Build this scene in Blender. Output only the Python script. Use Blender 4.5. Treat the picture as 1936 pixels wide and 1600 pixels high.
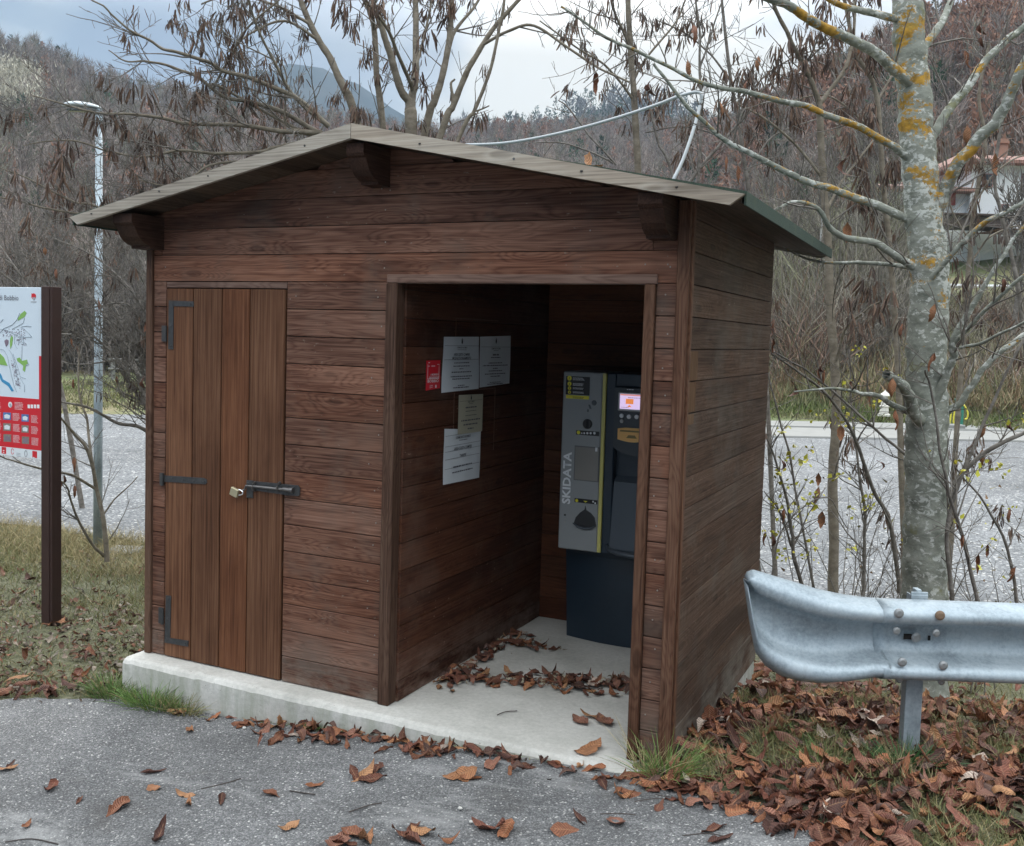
import bpy, math, random
import numpy as np
from mathutils import Vector, Matrix
for o in list(bpy.data.objects): bpy.data.objects.remove(o)
S = bpy.context.scene; COL = S.collection
R = math.radians
rng = np.random.default_rng(7); random.seed(7)

# ------------------------------------------------------------------ camera
CAM = np.array([3.9136, -3.7978, 1.7219]); YAW, PIT, ROL, FPX, CY = -0.4422, -0.0645, 0.03, 1859.0, 756.1
FW = np.array([math.sin(YAW)*math.cos(PIT), math.cos(YAW)*math.cos(PIT), math.sin(PIT)])
_r = np.array([math.cos(YAW), -math.sin(YAW), 0]); _u = np.cross(_r, FW)
RT = _r*math.cos(ROL)+_u*math.sin(ROL); UP = -_r*math.sin(ROL)+_u*math.cos(ROL)
def at(u, v, d):                      # photo pixel + depth in metres -> point in the world
    return CAM+(FW+RT*(u-968)/FPX+UP*(CY-v)/FPX)*d
def on(u, v, ax, val):                # photo pixel on the plane axis=val
    r = FW+RT*(u-968)/FPX+UP*(CY-v)/FPX
    return CAM+r*((val-CAM[ax])/r[ax])
cd = bpy.data.cameras.new('camera'); cam = bpy.data.objects.new('camera', cd); COL.objects.link(cam)
cam.matrix_world = Matrix(((RT[0], UP[0], -FW[0], CAM[0]), (RT[1], UP[1], -FW[1], CAM[1]), (RT[2], UP[2], -FW[2], CAM[2]), (0, 0, 0, 1)))
cd.sensor_fit = 'HORIZONTAL'; cd.sensor_width = 36; cd.lens = 36*FPX/1936; cd.shift_y = -(800-CY)/1936
cd.clip_start = 0.05; cd.clip_end = 6000
S.camera = cam
# ------------------------------------------------------------------ sky, sun, exposure
def nd(nt, t, **k):
    n = nt.nodes.new(t)
    for a, b in k.items():
        if a.startswith('i_'): n.inputs[a[2:].replace('_', ' ')].default_value = b
        else: setattr(n, a, b)
    return n
SUN_AZ = YAW+R(8); SUN_EL = R(38)
W = bpy.data.worlds.new('World'); S.world = W; W.use_nodes = True; nt = W.node_tree; nt.nodes.clear()
L = nt.links.new
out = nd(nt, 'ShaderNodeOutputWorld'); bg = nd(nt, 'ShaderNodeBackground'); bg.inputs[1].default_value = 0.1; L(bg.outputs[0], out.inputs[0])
sky = nd(nt, 'ShaderNodeTexSky', sky_type='NISHITA', sun_disc=False, sun_elevation=SUN_EL, sun_rotation=SUN_AZ, air_density=1.2, dust_density=3.0)
tc = nd(nt, 'ShaderNodeTexCoord')
sep = nd(nt, 'ShaderNodeSeparateXYZ'); L(tc.outputs['Generated'], sep.inputs[0])
def M(op, a, b=None, c=None, clamp=False, tree=None):
    t = tree or nt; n = t.nodes.new('ShaderNodeMath'); n.operation = op; n.use_clamp = clamp
    for i, x in enumerate((a, b, c)):
        if x is None: continue
        if isinstance(x, (int, float)): n.inputs[i].default_value = x
        else: t.links.new(x, n.inputs[i])
    return n.outputs[0]
def ramp(tree, fac, stops, interp='LINEAR'):
    n = tree.nodes.new('ShaderNodeValToRGB'); n.color_ramp.interpolation = interp
    while len(n.color_ramp.elements) > 1: n.color_ramp.elements.remove(n.color_ramp.elements[-1])
    for i, (p, c) in enumerate(stops):
        e = n.color_ramp.elements[0] if i == 0 else n.color_ramp.elements.new(p)
        e.position = p; e.color = (c, c, c, 1) if isinstance(c, (int, float)) else (*c, 1)
    if fac is not None: tree.links.new(fac, n.inputs[0])
    return n.outputs[0]
def mixc(tree, f, a, b, mode='MIX'):
    n = tree.nodes.new('ShaderNodeMix'); n.data_type = 'RGBA'; n.blend_type = mode
    for s, x in ((n.inputs[0], f), (n.inputs[6], a), (n.inputs[7], b)):
        if isinstance(x, (int, float)): s.default_value = x
        elif isinstance(x, tuple): s.default_value = (*x, 1)
        else: tree.links.new(x, s)
    return n.outputs[2]
zz = M('MAXIMUM', M('ADD', sep.outputs[2], 0.22), 0.06)
cmb = nd(nt, 'ShaderNodeCombineXYZ'); L(M('DIVIDE', sep.outputs[0], zz), cmb.inputs[0]); L(M('DIVIDE', sep.outputs[1], zz), cmb.inputs[1])
no = nd(nt, 'ShaderNodeTexNoise'); no.inputs['Scale'].default_value = 1.3; no.inputs['Detail'].default_value = 4; no.inputs['Roughness'].default_value = 0.5; no.inputs['Distortion'].default_value = .25
L(cmb.outputs[0], no.inputs['Vector'])
bd = at(1290, 40, 1)-CAM; bd /= np.linalg.norm(bd)
dot = nd(nt, 'ShaderNodeVectorMath', operation='DOT_PRODUCT'); L(tc.outputs['Generated'], dot.inputs[0]); dot.inputs[1].default_value = tuple(bd)
glow = ramp(nt, dot.outputs['Value'], [(0.90, 0.0), (0.97, .30), (1.0, 0.8)])
cl = M('ADD', ramp(nt, no.outputs[0], [(0.42, 0.0), (0.62, 0.75)]), glow, clamp=True)
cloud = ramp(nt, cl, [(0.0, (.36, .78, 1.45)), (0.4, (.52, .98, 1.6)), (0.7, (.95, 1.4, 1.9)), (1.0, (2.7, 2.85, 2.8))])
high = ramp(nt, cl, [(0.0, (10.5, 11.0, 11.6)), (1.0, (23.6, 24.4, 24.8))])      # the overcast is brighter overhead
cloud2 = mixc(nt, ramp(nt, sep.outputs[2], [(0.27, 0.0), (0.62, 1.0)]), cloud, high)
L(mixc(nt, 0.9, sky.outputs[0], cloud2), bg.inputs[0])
sd = bpy.data.lights.new('sun', 'SUN'); sd.energy = 0.7; sd.angle = R(25); sd.color = (1, .95, .88)
sun = bpy.data.objects.new('sun', sd); COL.objects.link(sun)
sdir = Vector((math.sin(SUN_AZ)*math.cos(SUN_EL), math.cos(SUN_AZ)*math.cos(SUN_EL), math.sin(SUN_EL)))
sun.rotation_euler = sdir.to_track_quat('Z', 'Y').to_euler()
S.view_settings.view_transform = 'Standard'; S.view_settings.look = 'None'; S.view_settings.exposure = 1.2; S.view_settings.gamma = 1

# ------------------------------------------------------------------ helpers
def tag(o, label=None, cat=None, group=None, kind=None):
    if label: o['label'] = label
    if cat: o['category'] = cat
    if group: o['group'] = group
    if kind: o['kind'] = kind
    return o
def empty(name, loc, label, cat, group=None):
    o = bpy.data.objects.new(name, None); COL.objects.link(o); o.location = loc; o.empty_display_size = .1
    return tag(o, label, cat, group)
WL = {}
def link(name, me, mat, parent=None):
    o = bpy.data.objects.new(name, me); COL.objects.link(o)
    if mat and not len(me.materials): me.materials.append(mat)
    if parent is not None:
        o.parent = parent
        p = parent; loc = Vector((0, 0, 0))
        while p is not None: loc += Vector(p.location); p = p.parent
        o.location = -loc                       # geometry is written in world coordinates
    return o
def wcopy(src, parent, mw):                     # a child placed by a world matrix
    o = bpy.data.objects.new(src[0], src[1]); COL.objects.link(o); o.parent = parent
    loc = Vector((0, 0, 0)); p = parent
    while p is not None: loc += Vector(p.location); p = p.parent
    o.matrix_basis = Matrix.Translation(-loc) @ mw
    return o
def mk(name, verts, faces, mat, parent=None, smooth=False, attrs=None, uv=None, asmesh=False):
    """verts (n,3); faces: list of lists, or array (m,k)"""
    me = bpy.data.meshes.new(name); verts = np.asarray(verts, dtype=np.float32).reshape(-1, 3)
    if isinstance(faces, np.ndarray) and faces.ndim == 2: faces = [faces]
    if len(faces) and isinstance(faces[0], np.ndarray):
        loops = np.concatenate([f.ravel() for f in faces]); cnt = np.concatenate([np.full(len(f), f.shape[1]) for f in faces])
    else:
        loops = np.array([i for f in faces for i in f]); cnt = np.array([len(f) for f in faces])
    me.vertices.add(len(verts)); me.vertices.foreach_set('co', verts.ravel())
    me.loops.add(len(loops)); me.loops.foreach_set('vertex_index', loops.astype(np.int32))
    st = np.concatenate([[0], np.cumsum(cnt)[:-1]]).astype(np.int32)
    me.polygons.add(len(cnt)); me.polygons.foreach_set('loop_start', st); me.polygons.foreach_set('loop_total', cnt.astype(np.int32))
    me.update(calc_edges=True)
    me.polygons.foreach_set('use_smooth', np.full(len(cnt), bool(smooth)))
    for k, a in (attrs or {}).items():
        a = np.asarray(a, dtype=np.float32)
        if a.ndim == 1: at_ = me.attributes.new(k, 'FLOAT', 'POINT'); at_.data.foreach_set('value', a)
        else:
            if a.shape[1] == 3: a = np.concatenate([a, np.ones((len(a), 1), np.float32)], 1)
            at_ = me.attributes.new(k, 'FLOAT_COLOR', 'POINT'); at_.data.foreach_set('color', a.ravel())
    if uv is not None:
        ul = me.uv_layers.new(name='UVMap'); ul.data.foreach_set('uv', np.asarray(uv, dtype=np.float32)[loops].ravel())
    me.validate()
    if asmesh:
        if mat: me.materials.append(mat)
        return me
    return link(name, me, mat, parent)
class MB:
    """collects boxes, prisms and tubes and links them as ONE mesh"""
    def __init__(s): s.v = []; s.f = []; s.seed = []; s.n = 0
    def add(s, vs, fs, seed=None):
        vs = np.asarray(vs, float); s.v.append(vs); s.f += [[i+s.n for i in f] for f in fs]; s.n += len(vs)
        s.seed.append(np.full(len(vs), random.random()*50 if seed is None else seed)); return s
    def box(s, x0, x1, y0, y1, z0, z1, bev=0.0, seed=None, axes=None, org=None):
        c = np.array([[x0, y0, z0], [x1, y0, z0], [x1, y1, z0], [x0, y1, z0], [x0, y0, z1], [x1, y0, z1], [x1, y1, z1], [x0, y1, z1]], float)
        fs = [[0, 3, 2, 1], [4, 5, 6, 7], [0, 1, 5, 4], [1, 2, 6, 5], [2, 3, 7, 6], [3, 0, 4, 7]]
        if bev > 0:
            b = min(bev, abs(x1-x0)*.4, abs(y1-y0)*.4, abs(z1-z0)*.4)
            import bmesh
            bm = bmesh.new(); V = [bm.verts.new(p) for p in c]
            for f in fs: bm.faces.new([V[i] for i in f])
            bmesh.ops.bevel(bm, geom=bm.edges[:]+bm.verts[:], offset=b, segments=1, affect='EDGES')
            bm.verts.index_update(); c = np.array([v.co[:] for v in bm.verts]); fs = [[v.index for v in f.verts] for f in bm.faces]; bm.free()
        if axes is not None: c = np.asarray(org)+c@np.asarray(axes)
        return s.add(c, fs, seed)
    def prism(s, poly, axis, a, b, seed=None):
        """poly in the two other axes (in order), extruded along axis from a to b"""
        n = len(poly); o = [i for i in range(3) if i != axis]; vs = np.zeros((2*n, 3))
        for k, val in enumerate((a, b)):
            for i, p in enumerate(poly): vs[k*n+i, o[0]] = p[0]; vs[k*n+i, o[1]] = p[1]; vs[k*n+i, axis] = val
        fs = [list(range(n))[::-1], list(range(n, 2*n))]+[[i, (i+1) % n, n+(i+1) % n, n+i] for i in range(n)]
        return s.add(vs, fs, seed)
    def tube(s, pts, rad, k=8, cap=True, seed=None):
        v, f = tube(np.asarray(pts, float), rad, k, cap); return s.add(v, [list(map(int, x)) for x in f], seed)
    def disc(s, c, n, r, h, k=14, dome=.3):
        n = np.asarray(n, float); n /= np.linalg.norm(n); c = np.asarray(c, float)
        return s.tube([c, c+n*h*.6, c+n*h], [r, r, r*(1-dome)], k)
    def build(s, name, mat, parent=None, smooth=False):
        return mk(name, np.concatenate(s.v), s.f, mat, parent, smooth, {'seed': np.concatenate(s.seed)})
def tube(P, rad, k=6, cap=True):
    n = len(P); rad = np.broadcast_to(np.asarray(rad, float), (n,)) if np.ndim(rad) == 0 else np.asarray(rad, float)
    T = np.gradient(P, axis=0); T /= np.linalg.norm(T, axis=1)[:, None]+1e-12
    ref = np.array([0.13, .2, 1.0]) if abs(T[0][2]) < .9 else np.array([1.0, .1, 0])
    A = np.cross(T, ref); A /= np.linalg.norm(A, axis=1)[:, None]+1e-12; B = np.cross(T, A)
    th = np.arange(k)*2*np.pi/k
    V = (P[:, None, :]+rad[:, None, None]*(np.cos(th)[None, :, None]*A[:, None, :]+np.sin(th)[None, :, None]*B[:, None, :])).reshape(-1, 3)
    i = np.arange(n-1)[:, None]*k; j = np.arange(k)[None, :]; jn = (j+1) % k
    F = np.stack([i+j, i+jn, i+k+jn, i+k+j], -1).reshape(-1, 4)
    F = [f for f in F]
    if cap: F = F+[np.arange(k)[::-1], np.arange(k)+(n-1)*k]
    return V, F
class TB:
    """fast tube collector for branches"""
    def __init__(s): s.v = []; s.f = []; s.n = 0
    def add(s, P, rad, k=4):
        P = np.asarray(P, float); n = len(P)
        T = np.gradient(P, axis=0); T /= np.linalg.norm(T, axis=1)[:, None]+1e-12
        ref = np.array([.3, .2, 1.0]) if abs(T[0][2]) < .85 else np.array([1.0, .1, 0.2])
        A = np.cross(T, ref); A /= np.linalg.norm(A, axis=1)[:, None]+1e-12; B = np.cross(T, A)
        th = np.arange(k)*2*np.pi/k; rad = np.asarray(rad, float)
        V = (P[:, None, :]+rad[:, None, None]*(np.cos(th)[None, :, None]*A[:, None, :]+np.sin(th)[None, :, None]*B[:, None, :])).reshape(-1, 3)
        i = np.arange(n-1)[:, None]*k; j = np.arange(k)[None, :]; jn = (j+1) % k
        s.f.append(np.stack([i+j, i+jn, i+k+jn, i+k+j], -1).reshape(-1, 4)+s.n); s.v.append(V); s.n += len(V)
    def build(s, name, mat, parent=None):
        return mk(name, np.concatenate(s.v), [np.concatenate(s.f)], mat, parent, True)
def ribbons(base, dirn, length, width, bend, segs=2, col=None, name='grass', mat=None, parent=None, asarr=False):
    """many tapering blades, each bent by `bend`, as one mesh"""
    N = len(base); d = dirn/np.linalg.norm(dirn, axis=1)[:, None]
    side = np.cross(d, rng.normal(size=(N, 3))); side /= np.linalg.norm(side, axis=1)[:, None]+1e-9
    ts = np.linspace(0, 1, segs+1); V = []
    for t in ts[:-1]:
        c = base+d*(length*t)[:, None]+bend*(length*t*t)[:, None]; w = (width*(1-t*.55))[:, None]*side*.5
        V += [c-w, c+w]
    V.append(base+d*length[:, None]+bend*length[:, None])
    K = 2*segs+1; V = np.stack(V, 1).reshape(-1, 3); o = np.arange(N)[:, None]*K
    q = [o+np.array([[2*i, 2*i+1, 2*i+3, 2*i+2]]) for i in range(segs-1)]
    t = o+np.array([[2*segs-2, 2*segs-1, 2*segs]])
    F = ([np.concatenate(q)] if q else [])+[t]
    cc = None if col is None else np.repeat(col, K, axis=0)
    if asarr: return V, F, cc
    return mk(name, V, F, mat, parent, False, {'tint': cc} if cc is not None else None)
def merge(parts):
    V = []; F = {}; C = []; n = 0
    for v, f, c in parts:
        V.append(v); C.append(c)
        for a in f: F.setdefault(a.shape[1], []).append(a+n)
        n += len(v)
    return np.concatenate(V), [np.concatenate(x) for x in F.values()], np.concatenate(C)

# ------------------------------------------------------------------ materials
def newmat(name):
    m = bpy.data.materials.new(name); m.use_nodes = True; t = m.node_tree
    return m, t, t.nodes['Principled BSDF']
def noise(t, vec, scale, detail=4, rough=.55, dist=0):
    n = t.nodes.new('ShaderNodeTexNoise'); n.inputs['Scale'].default_value = scale; n.inputs['Detail'].default_value = detail
    n.inputs['Roughness'].default_value = rough; n.inputs['Distortion'].default_value = dist
    if vec is not None: t.links.new(vec, n.inputs['Vector'])
    return n.outputs[0]
def vmul(t, vec, xyz, add=None):
    n = t.nodes.new('ShaderNodeMapping'); n.inputs['Scale'].default_value = xyz; t.links.new(vec, n.inputs['Vector'])
    if add is not None: t.links.new(add, n.inputs['Location'])
    return n.outputs[0]
def objco(t):
    g = t.nodes.new('ShaderNodeNewGeometry'); return g.outputs['Position']
def attr(t, name, what='Fac'):
    n = t.nodes.new('ShaderNodeAttribute'); n.attribute_name = name; return n.outputs[what]
def bump(t, b, h, strength=.3, dist=.01):
    n = t.nodes.new('ShaderNodeBump'); n.inputs['Strength'].default_value = strength; n.inputs['Distance'].default_value = dist
    t.links.new(h, n.inputs['Height']); t.links.new(n.outputs[0], b.inputs['Normal'])
def simple(name, col, rough=.6, metal=0, var=.15, scale=8, bmp=0, spec=.5, bscale=60):
    m, t, b = newmat(name); p = objco(t); n = noise(t, p, scale)
    c = mixc(t, n, tuple(x*(1-var) for x in col), tuple(min(1, x*(1+var)) for x in col)); t.links.new(c, b.inputs['Base Color'])
    b.inputs['Roughness'].default_value = rough; b.inputs['Metallic'].default_value = metal; b.inputs['Specular IOR Level'].default_value = spec
    if bmp: bump(t, b, noise(t, p, bscale), bmp, .004)
    return m
def wood(name, dark, mid, light, axis, rough=.55, tone=.25, knots=True, worn=None, fine=1.0, spec=.4, rg=.13):
    m, t, b = newmat(name); p = objco(t); sd = attr(t, 'seed')
    cx = t.nodes.new('ShaderNodeCombineXYZ'); t.links.new(M('MULTIPLY', sd, 3.7, tree=t), cx.inputs[0]); t.links.new(M('MULTIPLY', sd, 5.3, tree=t), cx.inputs[1]); t.links.new(M('MULTIPLY', sd, 1.9, tree=t), cx.inputs[2])
    def sc(a, c): s = [c, c, c]; s[axis] = a; return tuple(s)
    add = cx.outputs[0]
    kv = t.nodes.new('ShaderNodeTexVoronoi'); kv.inputs['Scale'].default_value = 1.0; kv.inputs['Randomness'].default_value = 1
    t.links.new(vmul(t, p, sc(2.3, 7.0), add), kv.inputs['Vector'])
    kd = kv.outputs['Distance']; kmask = ramp(t, kd, [(0.0, 1.0), (0.10, .85), (0.14, 0.0)]); kring = ramp(t, kd, [(0.0, 1.0), (0.5, 0.0)])
    # grain that flows round the knots
    g0 = noise(t, vmul(t, p, sc(.9, 9.0), add), 1.0, 3, .5, .4)
    w = M('ADD', M('MULTIPLY', g0, 9.0, tree=t), M('MULTIPLY', kring, 2.6 if knots else 0, tree=t), tree=t)
    rings = M('ABSOLUTE', M('SINE', M('MULTIPLY', w, 6.0, tree=t), tree=t), tree=t)
    fineg = noise(t, vmul(t, p, sc(2.0*fine, 130.0), add), 1.0, 3, .6)
    big = noise(t, vmul(t, p, sc(1.2, 2.5), add), 1.0, 4, .6)
    f = M('ADD', M('MULTIPLY', rings, rg, tree=t), M('ADD', M('MULTIPLY', fineg, .60, tree=t), M('MULTIPLY', big, .42, tree=t), tree=t), tree=t)
    c = ramp(t, f, [(.36, dark), (.55, mid), (.76, light)])
    sv = M('FRACT', M('MULTIPLY', sd, 7.31, tree=t), tree=t)
    c = mixc(t, 1.0, c, ramp(t, sv, [(0, 1-tone), (1, 1+tone)]), 'MULTIPLY')
    # greyer and redder boards
    sv2 = M('FRACT', M('MULTIPLY', sd, 3.17, tree=t), tree=t)
    c = mixc(t, 1.0, c, ramp(t, sv2, [(0, (1.06, .97, .90)), (1, (.95, 1.02, 1.08))]), 'MULTIPLY')
    if knots:
        c = mixc(t, M('MULTIPLY', ramp(t, kd, [(.12, 0), (.16, 1), (.22, 0)]), .35, tree=t), c, light); c = mixc(t, M('MULTIPLY', kmask, .5, tree=t), c, tuple(x*.6 for x in dark))
        bl = noise(t, vmul(t, p, sc(.7, 5.0), add), 1.0, 4, .6); c = mixc(t, ramp(t, bl, [(.54, 0), (.68, .5)]), c, tuple(x*1.15 for x in light)); c = mixc(t, ramp(t, bl, [(.33, .6), (.44, 0)]), c, dark)
    if worn:
        spz = t.nodes.new('ShaderNodeSeparateXYZ'); t.links.new(p, spz.inputs[0]); spl = M('MULTIPLY', ramp(t, spz.outputs[2], [(.02, .75), (.26, 0)]), ramp(t, noise(t, vmul(t, p, sc(4, 9), None), 1.0, 5, .7), [(.40, 0), (.62, 1)]), tree=t); c = mixc(t, spl, c, tuple(min(1, x*1.9) for x in worn))
        wn = noise(t, vmul(t, p, sc(3, 3)), 1.0, 5, .65); spot = noise(t, vmul(t, p, sc(30, 60), add), 1.0, 2, .6)
        c = mixc(t, M('MULTIPLY', ramp(t, wn, [(.5, 0), (.72, 1)]), .45, tree=t), c, worn)
        c = mixc(t, M('MULTIPLY', ramp(t, spot, [(.70, 0), (.76, 1)]), .55, tree=t), c, tuple(min(1, x*2.2) for x in worn))
    t.links.new(c, b.inputs['Base Color']); b.inputs['Specular IOR Level'].default_value = spec*.4
    t.links.new(ramp(t, fineg, [(.3, rough+.22), (.7, rough+.05)]), b.inputs['Roughness'])
    bump(t, b, M('ADD', fineg, M('MULTIPLY', rings, .12, tree=t), tree=t), .4, .0022)
    return m
def tinted(name, rough=.7, spec=.3, amp=.25, scale=30, trans=0.0):
    m, t, b = newmat(name); c = attr(t, 'tint', 'Color'); n = noise(t, objco(t), scale)
    t.links.new(mixc(t, 1.0, c, ramp(t, n, [(.25, 1-amp), (.75, 1+amp)]), 'MULTIPLY'), b.inputs['Base Color'])
    b.inputs['Roughness'].default_value = rough; b.inputs['Specular IOR Level'].default_value = spec
    return m
# ================================================================== GROUND
def sst(x, a, b):
    t = np.clip((x-a)/(b-a), 0, 1); return t*t*(3-2*t)
def gz(x, y):
    x = np.asarray(x, float); y = np.asarray(y, float)
    road = np.interp(x, [-9, -1, 0, .7, 1.4, 2, 2.7, 3.4, 4.2, 9], [-.34, -.20, -.19, -.18, -.105, -.05, -.015, .05, .13, .30])
    t = sst(y, .1, 3.6); z = road*(1-t)+(-.45)*t
    # rising ground right of the car park
    az = np.arctan2(x-CAM[0], y-CAM[1]); r = np.hypot(x-CAM[0], y-CAM[1])
    k = sst(az, -.33, -.08)
    z = z+k*np.interp(r, [31, 34, 44, 52, 64, 90, 200], [0, .7, 3.4, 4.9, 6.5, 16, 60])
    return z
bx = np.array([-40, -8, -2, -1, -.477, -.225, 0, .02, 2.86, 3.2, 3.37, 3.53, 4.4, 8, 40]); by = np.array([-17, -4.3, -1.25, -.74, -.484, -.313, -.2, -.14, -.14, -.2, -.28, -.36, -.75, -2, -12])
def edge(x): return np.interp(x, bx, by)
def grid(xs, ys, zf, dz=0):
    X, Y = np.meshgrid(xs, ys); Z = zf(X, Y)+dz; n, m = X.shape
    V = np.stack([X, Y, Z], -1).reshape(-1, 3); i = np.arange(n-1)[:, None]*m+np.arange(m-1)[None, :]
    return V, np.stack([i, i+1, i+m+1, i+m], -1).reshape(-1, 4)
def graded(lo, a, b, hi, fine, ratio=1.18):
    m = list(np.arange(a, b, fine)); st = fine; x = b; up_ = []
    while x < hi: up_.append(x); st *= ratio; x += st
    st = fine; x = a-fine; dn = []
    while x > lo: dn.append(x); st *= ratio; x -= st
    return np.array(dn[::-1]+m+up_+[hi])
gxs = graded(-420, -5, 6, 420, .08, 1.14); gys = graded(-12, -1.5, 5, 500, .08, 1.14)
def gbase(X, Y):
    z = gz(X, Y); bumpy = .018*np.sin(X*7.1+np.sin(Y*5))*np.sin(Y*6.3+1)+.012*np.sin(X*17+Y*13)
    near = (np.hypot(X-1, Y-1) < 9)
    under = sst(edge(X)-Y, -.02, .10)*.05
    lotd = sst(Y-lot_near(X), -.15, .3)*.03*(r_cam(X, Y) < 40)
    return z+bumpy*near*(Y > edge(X)+.05)*(Y < lot_near(X)-.2)-under-lotd
def r_cam(X, Y): return np.hypot(X-CAM[0], Y-CAM[1])
def lot_near(X): return np.interp(X, [-60, -4.6, 0, 5, 30], [3.0, 3.25, 4.0, 5.6, 9])
V, F = grid(gxs, gys, gbase)
def gs(X, Y): return np.where(Y > edge(X)+.05, np.maximum(gz(X, Y), gbase(X, Y)), gz(X, Y))
m_soil, t, b = newmat('soil_and_grass'); p = objco(t)
n1 = noise(t, p, 1.3, 5, .6); n2 = noise(t, p, 26, 5, .7); n3 = noise(t, p, 90, 2, .6)
c = ramp(t, n2, [(.3, (.045, .05, .022)), (.5, (.10, .10, .05)), (.7, (.19, .18, .12))])
far = noise(t, p, .12, 4, .6)
fc = ramp(t, far, [(.38, (.075, .105, .03)), (.5, (.14, .15, .06)), (.62, (.20, .165, .085))])
sp = t.nodes.new('ShaderNodeSeparateXYZ'); t.links.new(p, sp.inputs[0])
fm = ramp(t, M('DIVIDE', sp.outputs[1], 20, tree=t), [(.42, 0), (.62, 1)])
c = mixc(t, fm, c, fc); c = mixc(t, ramp(t, n3, [(.62, 0), (.7, .5)]), c, (.26, .25, .22))
t.links.new(c, b.inputs['Base Color']); b.inputs['Roughness'].default_value = .95; bump(t, b, n2, .8, .03)
tag(mk('ground', V, F, m_soil, smooth=True), kind='structure')
# asphalt
xs = np.concatenate([np.linspace(-40, -6, 20)[:-1], np.arange(-6, 8, .02), np.linspace(8, 40, 15)]); rows = np.concatenate([np.arange(0, .6, .03), np.linspace(.6, 30, 50)**1.0])
jag = np.interp(xs, np.arange(-7, 9, .045), rng.normal(0, .022, len(np.arange(-7, 9, .045))))+np.interp(xs, np.arange(-7, 9, .2), rng.normal(0, .03, len(np.arange(-7, 9, .2))))
jag[(xs > -.02) & (xs < 2.9)] = 0.0
E0 = edge(xs)+jag; X = np.repeat(xs[None], len(rows), 0); Y = E0[None]-rows[:, None]
Z = gz(X, np.minimum(Y, 0))+.004+.003*np.sin(X*3+Y*2)
n_, m_ = X.shape; i = np.arange(n_-1)[:, None]*m_+np.arange(m_-1)[None]
V = np.stack([X, Y, Z], -1).reshape(-1, 3)
def stony(name, lo, mid, hi, scale, big, white=.06, bscale=1.0):
    m, t, b = newmat(name); p = objco(t)
    v = t.nodes.new('ShaderNodeTexVoronoi'); v.inputs['Scale'].default_value = scale; t.links.new(p, v.inputs['Vector'])
    v2 = t.nodes.new('ShaderNodeTexVoronoi'); v2.inputs['Scale'].default_value = scale*2.3; t.links.new(p, v2.inputs['Vector'])
    h = M('FRACT', M('MULTIPLY', v.outputs['Color'], 3.77, tree=t), tree=t); s = t.nodes.new('ShaderNodeSeparateColor'); t.links.new(v.outputs['Color'], s.inputs[0])
    s2 = t.nodes.new('ShaderNodeSeparateColor'); t.links.new(v2.outputs['Color'], s2.inputs[0])
    a = M('ADD', M('MULTIPLY', s.outputs[0], .6, tree=t), M('MULTIPLY', s2.outputs[1], .4, tree=t), tree=t)
    c = ramp(t, a, [(.10, lo), (.5, mid), (.88, hi)])
    c = mixc(t, ramp(t, v.outputs['Distance'], [(.35, 0.0), (.75, .55)]), c, tuple(x*.55 for x in lo))
    c = mixc(t, ramp(t, s.outputs[2], [(1-white, 0), (1-white+.01, .75)]), c, (.52, .51, .48))
    n = noise(t, p, big, 5, .62); c = mixc(t, 1.0, c, ramp(t, n, [(.3, .72), (.5, 1.0), (.68, 1.28)]), 'MULTIPLY')
    n9 = noise(t, p, big*7, 4, .6); c = mixc(t, 1.0, c, ramp(t, n9, [(.3, .88), (.7, 1.12)]), 'MULTIPLY')
    if name == 'asphalt':
        ws = noise(t, vmul(t, p, (.7, 2.0, 1)), 1.6, 6, .7, .5); c = mixc(t, ramp(t, ws, [(.55, 0), (.66, .5)]), c, (.36, .36, .35)); ds = noise(t, p, 2.3, 6, .7); c = mixc(t, ramp(t, ds, [(.55, 0), (.68, .5)]), c, (.07, .065, .06))
    t.links.new(c, b.inputs['Base Color']); b.inputs['Roughness'].default_value = .85; b.inputs['Specular IOR Level'].default_value = .2
    bump(t, b, M('SUBTRACT', 1.0, v.outputs['Distance'], tree=t), .5*bscale, .006)
    return m
m_asph = stony('asphalt', (.09, .09, .09), (.150, .152, .153), (.27, .268, .262), 150, .8, .035)
tag(mk('asphalt_road', V, np.stack([i+m_, i+m_+1, i+1, i], -1).reshape(-1, 4), m_asph, smooth=True), kind='structure')
# car park of pale gravel behind
xs = graded(-60, -6, 8, 60, .12, 1.12); vs = np.linspace(0, 1, 60)**1.6
jag = np.interp(xs, np.arange(-60, 61, .3), rng.normal(0, .09, len(np.arange(-60, 61, .3))))
def lot_far_y(x):      # where the gravel ends, about 27 m from the camera
    return np.interp(x, [-60, -30, -16, -.6, 4.7, 12, 60], [-8, 2.5, 12.6, 24.2, 27.5, 31, 50])
Yn = lot_near(xs)+jag; Yf = lot_far_y(xs); Yf = np.maximum(Yf, Yn+.1)
X = np.repeat(xs[None], len(vs), 0); Y = Yn[None]+(Yf-Yn)[None]*vs[:, None]; Z = np.minimum(gz(X, Y), gz(X, Y)*0+5)+.006
i = np.arange(len(vs)-1)[:, None]*len(xs)+np.arange(len(xs)-1)[None]
m_lot = stony('pale_gravel', (.10, .105, .108), (.185, .192, .197), (.29, .297, .30), 38, .35, .05)
tag(mk('gravel_lot', np.stack([X, Y, Z], -1).reshape(-1, 3), np.stack([i, i+1, i+len(xs)+1, i+len(xs)], -1).reshape(-1, 4), m_lot, smooth=True), kind='structure')
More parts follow.
